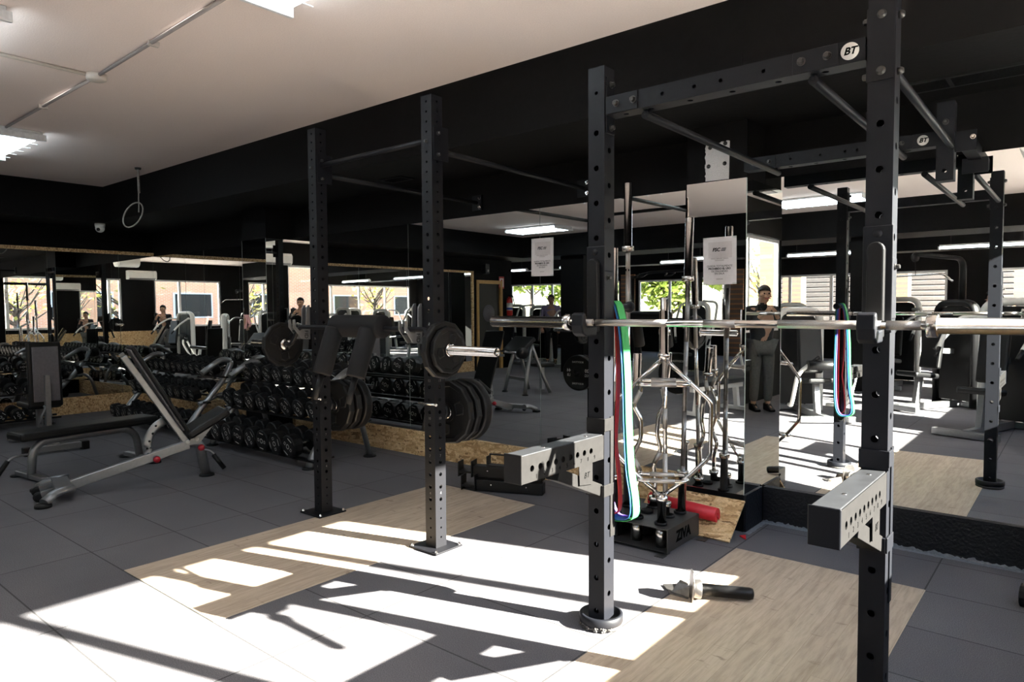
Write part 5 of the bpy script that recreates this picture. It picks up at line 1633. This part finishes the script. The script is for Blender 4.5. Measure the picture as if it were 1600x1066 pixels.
for x in (-9.0, -8.2, -7.4):
    MB().tube(fillet([(x - .12, -7.36, 2.3), (x - .05, -7.1, 2.22), (x + .12, -7.1, 2.22), (x + .18, -7.2, 2.3)], .08), .02, 8).build('grip_handle', 'rubber', cs)

pb = thing('preacher_bench', 'silver preacher curl bench with black pad and a short bar on its rest', 'bench', (-7.15, .05, 0), .35)
PBb = lambda b, n, m, bev=0.0: b.build(n, m, pb, bevel=bev, local=True)
for s in (-1, 1):
    PBb(MB().tube(fillet([(s * .33, .18, .02), (s * .28, .10, .45), (s * .24, .0, .82)], .2, 5), .03, 10), 'leg', 'silver_paint')
    PBb(MB().tube(fillet([(s * .33, -.30, .02), (s * .26, -.16, .40), (s * .24, .0, .82)], .2, 5), .028, 10), 'rear_leg', 'silver_paint')
    PBb(MB().lathe([(.05, 0), (.05, .014), (.035, .02), (0, .02)], (s * .33, .18, 0), (0, 0, 1), 16), 'foot', 'rubber')
    PBb(MB().prism([(s * .26, .22, .60), (s * .26, .30, .60), (s * .26, .34, .68), (s * .26, .30, .68), (s * .26, .28, .64), (s * .26, .22, .64)], (s * .03, 0, 0)), 'bar_rest', 'silver_paint')
T = Matrix.Translation((0, .10, .80)) @ Matrix.Rotation(-.75, 4, 'X')
PBb(MB().box(-.31, .31, -.18, .18, -.035, .035, T=T), 'arm_pad', 'vinyl', .02)
PBb(MB().beam((-.31, .12, .25), (.31, .12, .25), .04, .05), 'crossbar', 'silver_paint')
PBb(MB().box(-.16, .16, -.52, -.22, .42, .49), 'seat', 'vinyl', .02)
PBb(MB().beam((0, -.36, .04), (0, -.36, .42), .06, .06, up=(0, 1, 0)), 'seat_post', 'silver_paint')
bb = thing('fixed_barbell', 'short fixed barbell with round ends on the preacher bench rest', 'barbell', (-7.15, .05, .66), .35)
bb.matrix_basis = Matrix.Translation((-7.15, .05, 0)) @ Matrix.Rotation(.35, 4, 'Z') @ Matrix.Translation((0, .305, .697))
MB().cyl((-.46, 0, 0), (.46, 0, 0), .014, n=12).build('bar', 'chrome', bb, local=True)
for s in (-1, 1): MB().lathe([(.02, 0), (.085, 0), (.09, .01), (.09, .10), (.085, .11), (0, .11)], (s * .40, 0, 0), (s, 0, 0), 20).build('head', 'rubber', bb, local=True)

ib = thing('incline_bench', 'low black bench with silver legs out of the sunlight behind the camera', 'bench', (-3.7, -.35, 0), .2)
IB = lambda b, n, m, bev=0.0: b.build(n, m, ib, bevel=bev, local=True)
IB(MB().box(-.14, .14, -.60, .60, .40, .46), 'pad', 'vinyl', .02)
IB(MB().beam((0, -.55, .36), (0, .55, .36), .06, .07), 'spine', 'shroud')
for y in (-.42, .42):
    IB(MB().beam((0, y, .33), (0, y * 1.1, .05), .06, .06, up=(0, 1, 0)), 'leg', 'shroud')
    IB(MB().beam((-.24, y * 1.1, .04), (.24, y * 1.1, .04), .06, .05), 'foot_bar', 'shroud', .006)

# ---------------------------------------------------------------- wall fittings
ac = thing('air_conditioner', 'white wall air conditioner high on the black pier of the street wall', 'air conditioner', (.43, .15, 2.44))
MB().prism([(.549, -.25, 2.46), (.549, -.25, 2.72), (.36, -.25, 2.72), (.32, -.25, 2.66), (.33, -.25, 2.50), (.40, -.25, 2.45)], (0, .80, 0)).build('casing', 'white_plastic', ac, bevel=.01)
MB().prism([(.392, -.22, 2.449), (.335, -.22, 2.494), (.332, -.22, 2.490), (.388, -.22, 2.444)], (0, .74, 0)).build('louvre', 'grey_back', ac)
ac = thing('air_conditioner', 'white rounded air conditioner hung from the ceiling near the camera', 'air conditioner', (-.27, .8, 2.76))
pts = fillet([(-.50, .55, ZC - .001), (-.50, .55, 2.84), (-.40, .55, 2.76), (-.14, .55, 2.76), (-.04, .55, 2.84), (-.04, .55, ZC - .001)], .05, 4)
MB().prism(pts, (0, .55, 0)).build('casing', 'white_plastic', ac, bevel=.01)
MB().box(-.36, -.18, .62, 1.02, 2.754, 2.759).build('intake_grille', 'grey_back', ac)

fe = thing('fire_extinguisher', 'red fire extinguisher hung on the black wall beside the door', 'fire extinguisher', (XL + .09, -3.62, 1.24))
MB().lathe([(0, 0), (.06, .002), (.072, .02), (.072, .36), (.06, .41), (.03, .43), (.03, .45), (0, .45)], (XL + .09, -3.62, 1.24), (0, 0, 1), 20).build('cylinder', 'extinguisher', fe)
MB().lathe([(.0735, .12), (.0735, .30)], (XL + .09, -3.62, 1.24), (0, 0, 1), 20).build('label_band', 'white_print', fe)
MB().lathe([(.0745, .14), (.0745, .19)], (XL + .09, -3.62, 1.24), (0, 0, 1), 20).build('blue_band', 'blue', fe)
MB().tube(fillet([(XL + .09, -3.62, 1.70), (XL + .12, -3.70, 1.72), (XL + .15, -3.73, 1.5)], .04), .012, 8).build('hose', 'machine_black', fe)
MB().box(XL + .06, XL + .16, -3.635, -3.605, 1.69, 1.74).build('valve', 'machine_black', fe)
sg = MB().box(XL + .0005, XL + .006, -3.52, -3.32 - .02, 1.88, 2.16).build('fire_sign', 'sign_red')
tag(sg, 'red fire extinguisher sign on the black wall above the extinguisher', 'sign')
MB().box(XL + .0065, XL + .008, -3.50, -3.36, 1.92, 2.12).build('picture_panel', 'white_print', sg)
MB().box(XL + .0085, XL + .0095, -3.455, -3.405, 1.95, 2.09).build('pictogram', 'sign_red', sg)
sw = tag(MB().box(XL + .0005, XL + .012, -3.66, -3.58, .98, 1.06).build('light_switch', 'white_plastic'), 'white light switch on the black wall below the extinguisher', 'light switch')
MB().box(XL + .0125, XL + .016, -3.635, -3.605, 1.0, 1.04).build('rocker', 'white_frame', sw)
em = thing('wall_speaker', 'small black loudspeaker bracketed high beside the door', 'speaker', (XL + .1, -2.75, 2.2))
MB().box(XL + .05, XL + .17, -2.82, -2.68, 2.2, 2.42).build('cabinet', 'machine_black', em, bevel=.01)
MB().box(XL + .0005, XL + .05, -2.77, -2.73, 2.28, 2.33).build('bracket', 'bolt', em)
MB().lathe([(0, 0), (.035, 0), (.04, .004), (0, .006)], (XL + .17, -2.75, 2.27), (1, 0, 0), 18).build('cone', 'grey_back', em)

# ================================================================ people seen in the mirrors
def skin_mesh(name, nodes, edges, mat, parent, levels=2, root=0):
    me = bpy.data.meshes.new(name)
    inv = world_of(parent).inverted()
    me.from_pydata([tuple(inv @ Vector(n[0])) for n in nodes], edges, [])
    o = bpy.data.objects.new(name, me); COL.objects.link(o); o.parent = parent
    me.materials.append(M[mat])
    sk = o.modifiers.new('skin', 'SKIN')
    sk.use_smooth_shade = True
    for i, n in enumerate(nodes):
        r = n[1] if isinstance(n[1], tuple) else (n[1], n[1])
        me.skin_vertices[0].data[i].radius = r
    me.skin_vertices[0].data[root].use_root = True
    ss = o.modifiers.new('subdivision', 'SUBSURF'); ss.levels = levels; ss.render_levels = levels
    return o

def person(label, pos, face, height, shirt, trousers, pose, hair='short'):
    """face: horizontal facing direction"""
    k = height / 1.72
    r = thing('person', label, 'person', (pos[0], pos[1], 0))
    f = Vector((face[0], face[1], 0)).normalized(); s = Vector((f.y, -f.x, 0)); u = Vector((0, 0, 1))
    base = Vector((pos[0], pos[1], 0))
    def P(fw, sd, z): return base + f * fw * k + s * sd * k + u * z * k
    nod = []; edg = []
    def nd(p, rad): nod.append((p, tuple(q * k for q in rad) if isinstance(rad, tuple) else rad * k)); return len(nod) - 1
    def ch(st, lst):
        for p, rad in lst:
            i = nd(p, rad); edg.append((st, i)); st = i
        return st
    dz = pose.get('dz', 0.0)
    pel = nd(P(0, 0, .93 + dz), (.15, .11))
    ch_ = ch(pel, [(P(.0, 0, 1.06 + dz), (.135, .10)), (P(.02, 0, 1.22 + dz), (.155, .11)), (P(.01, 0, 1.36 + dz), (.15, .095)), (P(0, 0, 1.445 + dz), (.075, .06))])
    hd = pose.get('head', (0.05, 0.0))
    neck = ch(ch_, [(P(.012, 0, 1.50 + dz), .052), (P(hd[0] * .6, hd[1] * .6, 1.555 + dz), (.066, .075)), (P(hd[0], hd[1], 1.63 + dz), (.078, .095)), (P(hd[0] - .01, hd[1], 1.69 + dz), (.058, .07))])
    chest = ch_ - 1
    jaw = neck - 2; skull = neck - 1
    ch(jaw, [(P(hd[0] + .085, hd[1] * .8, 1.585 + dz), .014)])
    for sd in (-1, 1): ch(skull, [(P(hd[0] - .01, hd[1] + sd * .082, 1.60 + dz), .013)])
    sh_nodes = []
    for sd, arm in ((-1, pose['left']), (1, pose['right'])):
        sh = P(0, sd * .185, 1.40 + dz); el = P(*arm[0]); wr = P(*arm[1])
        i = ch(chest, [(sh, .058), (sh.lerp(el, .5), .047), (el, .04), (el.lerp(wr, .35), .039), (wr, .027)])
        hv = (wr - el).normalized()
        grip = Vector(arm[2]) if len(arm) > 2 else hv
        grip = (f * grip[0] + s * grip[1] + u * grip[2]).normalized() if len(arm) > 2 else hv
        palm = ch(i, [(wr + hv * .045 * k, (.034, .018)), (wr + hv * .08 * k, (.036, .016))])
        side = hv.cross(grip if abs(hv.dot(grip)) < .95 else f).normalized()
        up2 = side.cross(hv)
        for q, (off, ln) in enumerate(((-.027, .06), (-.009, .072), (.009, .076), (.027, .068))):
            b0 = wr + hv * .095 * k + side * off * k
            ch(palm, [(b0, .0095), (b0 + (hv * .6 + grip * .5).normalized() * ln * .5 * k, .0085), (b0 + (hv * .6 + grip * .5).normalized() * ln * .5 * k + (grip + hv * .1).normalized() * ln * .5 * k, .0075)])
        t0 = wr + hv * .04 * k - side * .038 * k
        ch(palm - 1, [(t0, .011), (t0 + (hv * .6 - side * .5 + grip * .4).normalized() * .035 * k, .0095), (t0 + (hv * .8 - side * .2 + grip * .6).normalized() * .06 * k, .008)])
    legs = []
    for sd, lg in ((-1, pose.get('lleg')), (1, pose.get('rleg'))):
        hip = P(0, sd * .085, .90 + dz)
        kn = P(*lg[0]) if lg else P(.02, sd * .095, .50)
        an = P(*lg[1]) if lg else P(-.02, sd * .10, .09)
        ch(pel, [(hip, (.088, .088)), (hip.lerp(kn, .5), .075), (kn, .055), (kn.lerp(an, .4), .053), (an, .036)])
        ch(len(nod) - 1, [(an + f * .07 * k - u * .045 * k, (.038, .028)), (an + f * .15 * k - u * .058 * k, (.036, .02))])
        legs.append((hip, kn, an))
    skin_mesh('body', nod, edg, 'skin', r, 2, pel)
    # shirt
    nod2 = []; edg2 = []
    def nd2(p, rad): nod2.append((p, tuple(q * k for q in rad) if isinstance(rad, tuple) else rad * k)); return len(nod2) - 1
    a = nd2(P(.015, 0, 1.22 + dz), (.172, .125))
    b = nd2(P(.0, 0, 1.02 + dz), (.162, .122)); edg2.append((a, b)); b2 = nd2(P(0, 0, .90 + dz), (.168, .128)); edg2.append((b, b2))
    c = nd2(P(.01, 0, 1.36 + dz), (.168, .112)); edg2.append((a, c)); c2 = nd2(P(0, 0, 1.455 + dz), (.085, .07)); edg2.append((c, c2))
    for sd, arm in ((-1, pose['left']), (1, pose['right'])):
        sh = P(0, sd * .185, 1.40 + dz); el = P(*arm[0])
        i = nd2(sh, .070); edg2.append((c, i)); j = nd2(sh.lerp(el, .5), .062); edg2.append((i, j)); j2 = nd2(el, .052); edg2.append((j, j2)); j3 = nd2(el.lerp(P(*arm[1]), .8), .042); edg2.append((j2, j3))
    skin_mesh('shirt', nod2, edg2, shirt, r, 2, a)
    nod3 = [(P(0, 0, .93 + dz), (.165 * k, .125 * k))]; edg3 = []
    for hip, kn, an in legs:
        st = 0
        for p, rad in ((hip, .103), (hip.lerp(kn, .5), .09), (kn, .072), (kn.lerp(an, .45), .068), (kn.lerp(an, .93), .058)):
            nod3.append((p, rad * k)); edg3.append((st, len(nod3) - 1)); st = len(nod3) - 1
    skin_mesh('trousers', nod3, edg3, trousers, r, 2, 0)
    for hip, kn, an in legs:
        T = Matrix.Translation(an) 
        d = f
        pts = [an - d * .075 * k - u * .088 * k, an + d * .19 * k - u * .088 * k, an + d * .20 * k - u * .055 * k, an + d * .10 * k - u * .018 * k, an + d * .04 * k + u * .01 * k, an - d * .07 * k + u * .015 * k]
        MB().prism([p - s * .042 * k for p in pts], s * .084 * k).build('shoe', 'machine_black', r, bevel=.015)
    hc = P(hd[0] - .012, hd[1], 1.645 + dz)
    b = MB(); b.ball((0, 0, 0), .1 * k, (.86, 1.02, .98), 18)
    Th = Matrix((s, f, u)).transposed().to_4x4(); Th.translation = hc
    keepf = [(fc, sm) for fc, sm in zip(b.f, b.sm) if sum(b.v[i].z for i in fc) / len(fc) > -.055 * k - .0 * k and not (sum(b.v[i].y for i in fc) / len(fc) > .045 * k and sum(b.v[i].z for i in fc) / len(fc) < .035 * k)]
    b.f = [x[0] for x in keepf]; b.sm = [x[1] for x in keepf]; b.m = [0] * len(b.f)
    b.move(Th)
    if hair == 'long':
        b.tube([hc - f * .06 * k, hc - f * .11 * k - u * .10 * k, hc - f * .10 * k - u * .24 * k], [.06 * k, .055 * k, .02 * k], 10)
    b.build('hair', 'hair', r)
    for sd in (-1, 1):
        MB().ball(P(hd[0] + .078, hd[1] + sd * .032, 1.622 + dz), .011 * k, n=8).build('eye', 'dark_print', r)
    MB().box(-.022 * k, .022 * k, -.003, .004, -.004, .004, T=Matrix((s, f, u)).transposed().to_4x4().copy() if 0 else Matrix.Translation(P(hd[0] + .072, hd[1] * .9, 1.553 + dz)) @ Matrix((s, f, u)).transposed().to_4x4()).build('mouth', 'red_knob', r)
    return r

VD = (-.638, .770)
person('person in a dark T-shirt holding up a camera, reflected in the pillar corner', (.15, -.33), VD, 1.68, 'shirt', 'trousers',
       {'head': (.07, -.01), 'left': ((.12, -.25, 1.14), (.285, -.085, 1.345), (.2, .9, .3)), 'right': ((.12, .25, 1.14), (.285, .085, 1.345), (.2, -.9, .3))})
ph = thing('photo_camera', 'black camera held in both hands by the reflected person', 'camera', (.05, -.06, 1.36))
Fv = Vector((VD[0], VD[1], 0)); Sv = Vector((Fv.y, -Fv.x, 0))
Tc = Matrix((Sv, Fv, Vector((0, 0, 1)))).transposed().to_4x4(); Tc.translation = Vector((0, 0, 1.40)) - Fv * .075
MB().box(-.062, .062, -.03, .01, -.045, .04, T=Tc).build('body', 'machine_black', ph, bevel=.006)
MB().box(-.025, .025, -.028, .006, .0405, .06, T=Tc).build('viewfinder', 'machine_black', ph, bevel=.004)
MB().cyl(Tc @ Vector((0, .0105, -.002)), Tc @ Vector((0, .045, -.002)), .031, n=20).build('lens', 'machine_black', ph)
person('dark haired person in a lilac top standing by the far machines', (-10.3, -5.0), (.5, .8), 1.74, 'shirt_violet', 'machine_black',
       {'left': ((.03, -.27, 1.12), (.16, -.22, .92)), 'right': ((.03, .27, 1.12), (.16, .22, .92))})
person('sunlit person in a pale pink top standing among the street side machines', (-.95, -2.85), (-.8, .5), 1.62, 'shirt_pink', 'machine_black',
       {'left': ((.03, -.26, 1.12), (.22, -.20, 1.02)), 'right': ((.03, .26, 1.12), (.22, .20, 1.02))}, hair='long')
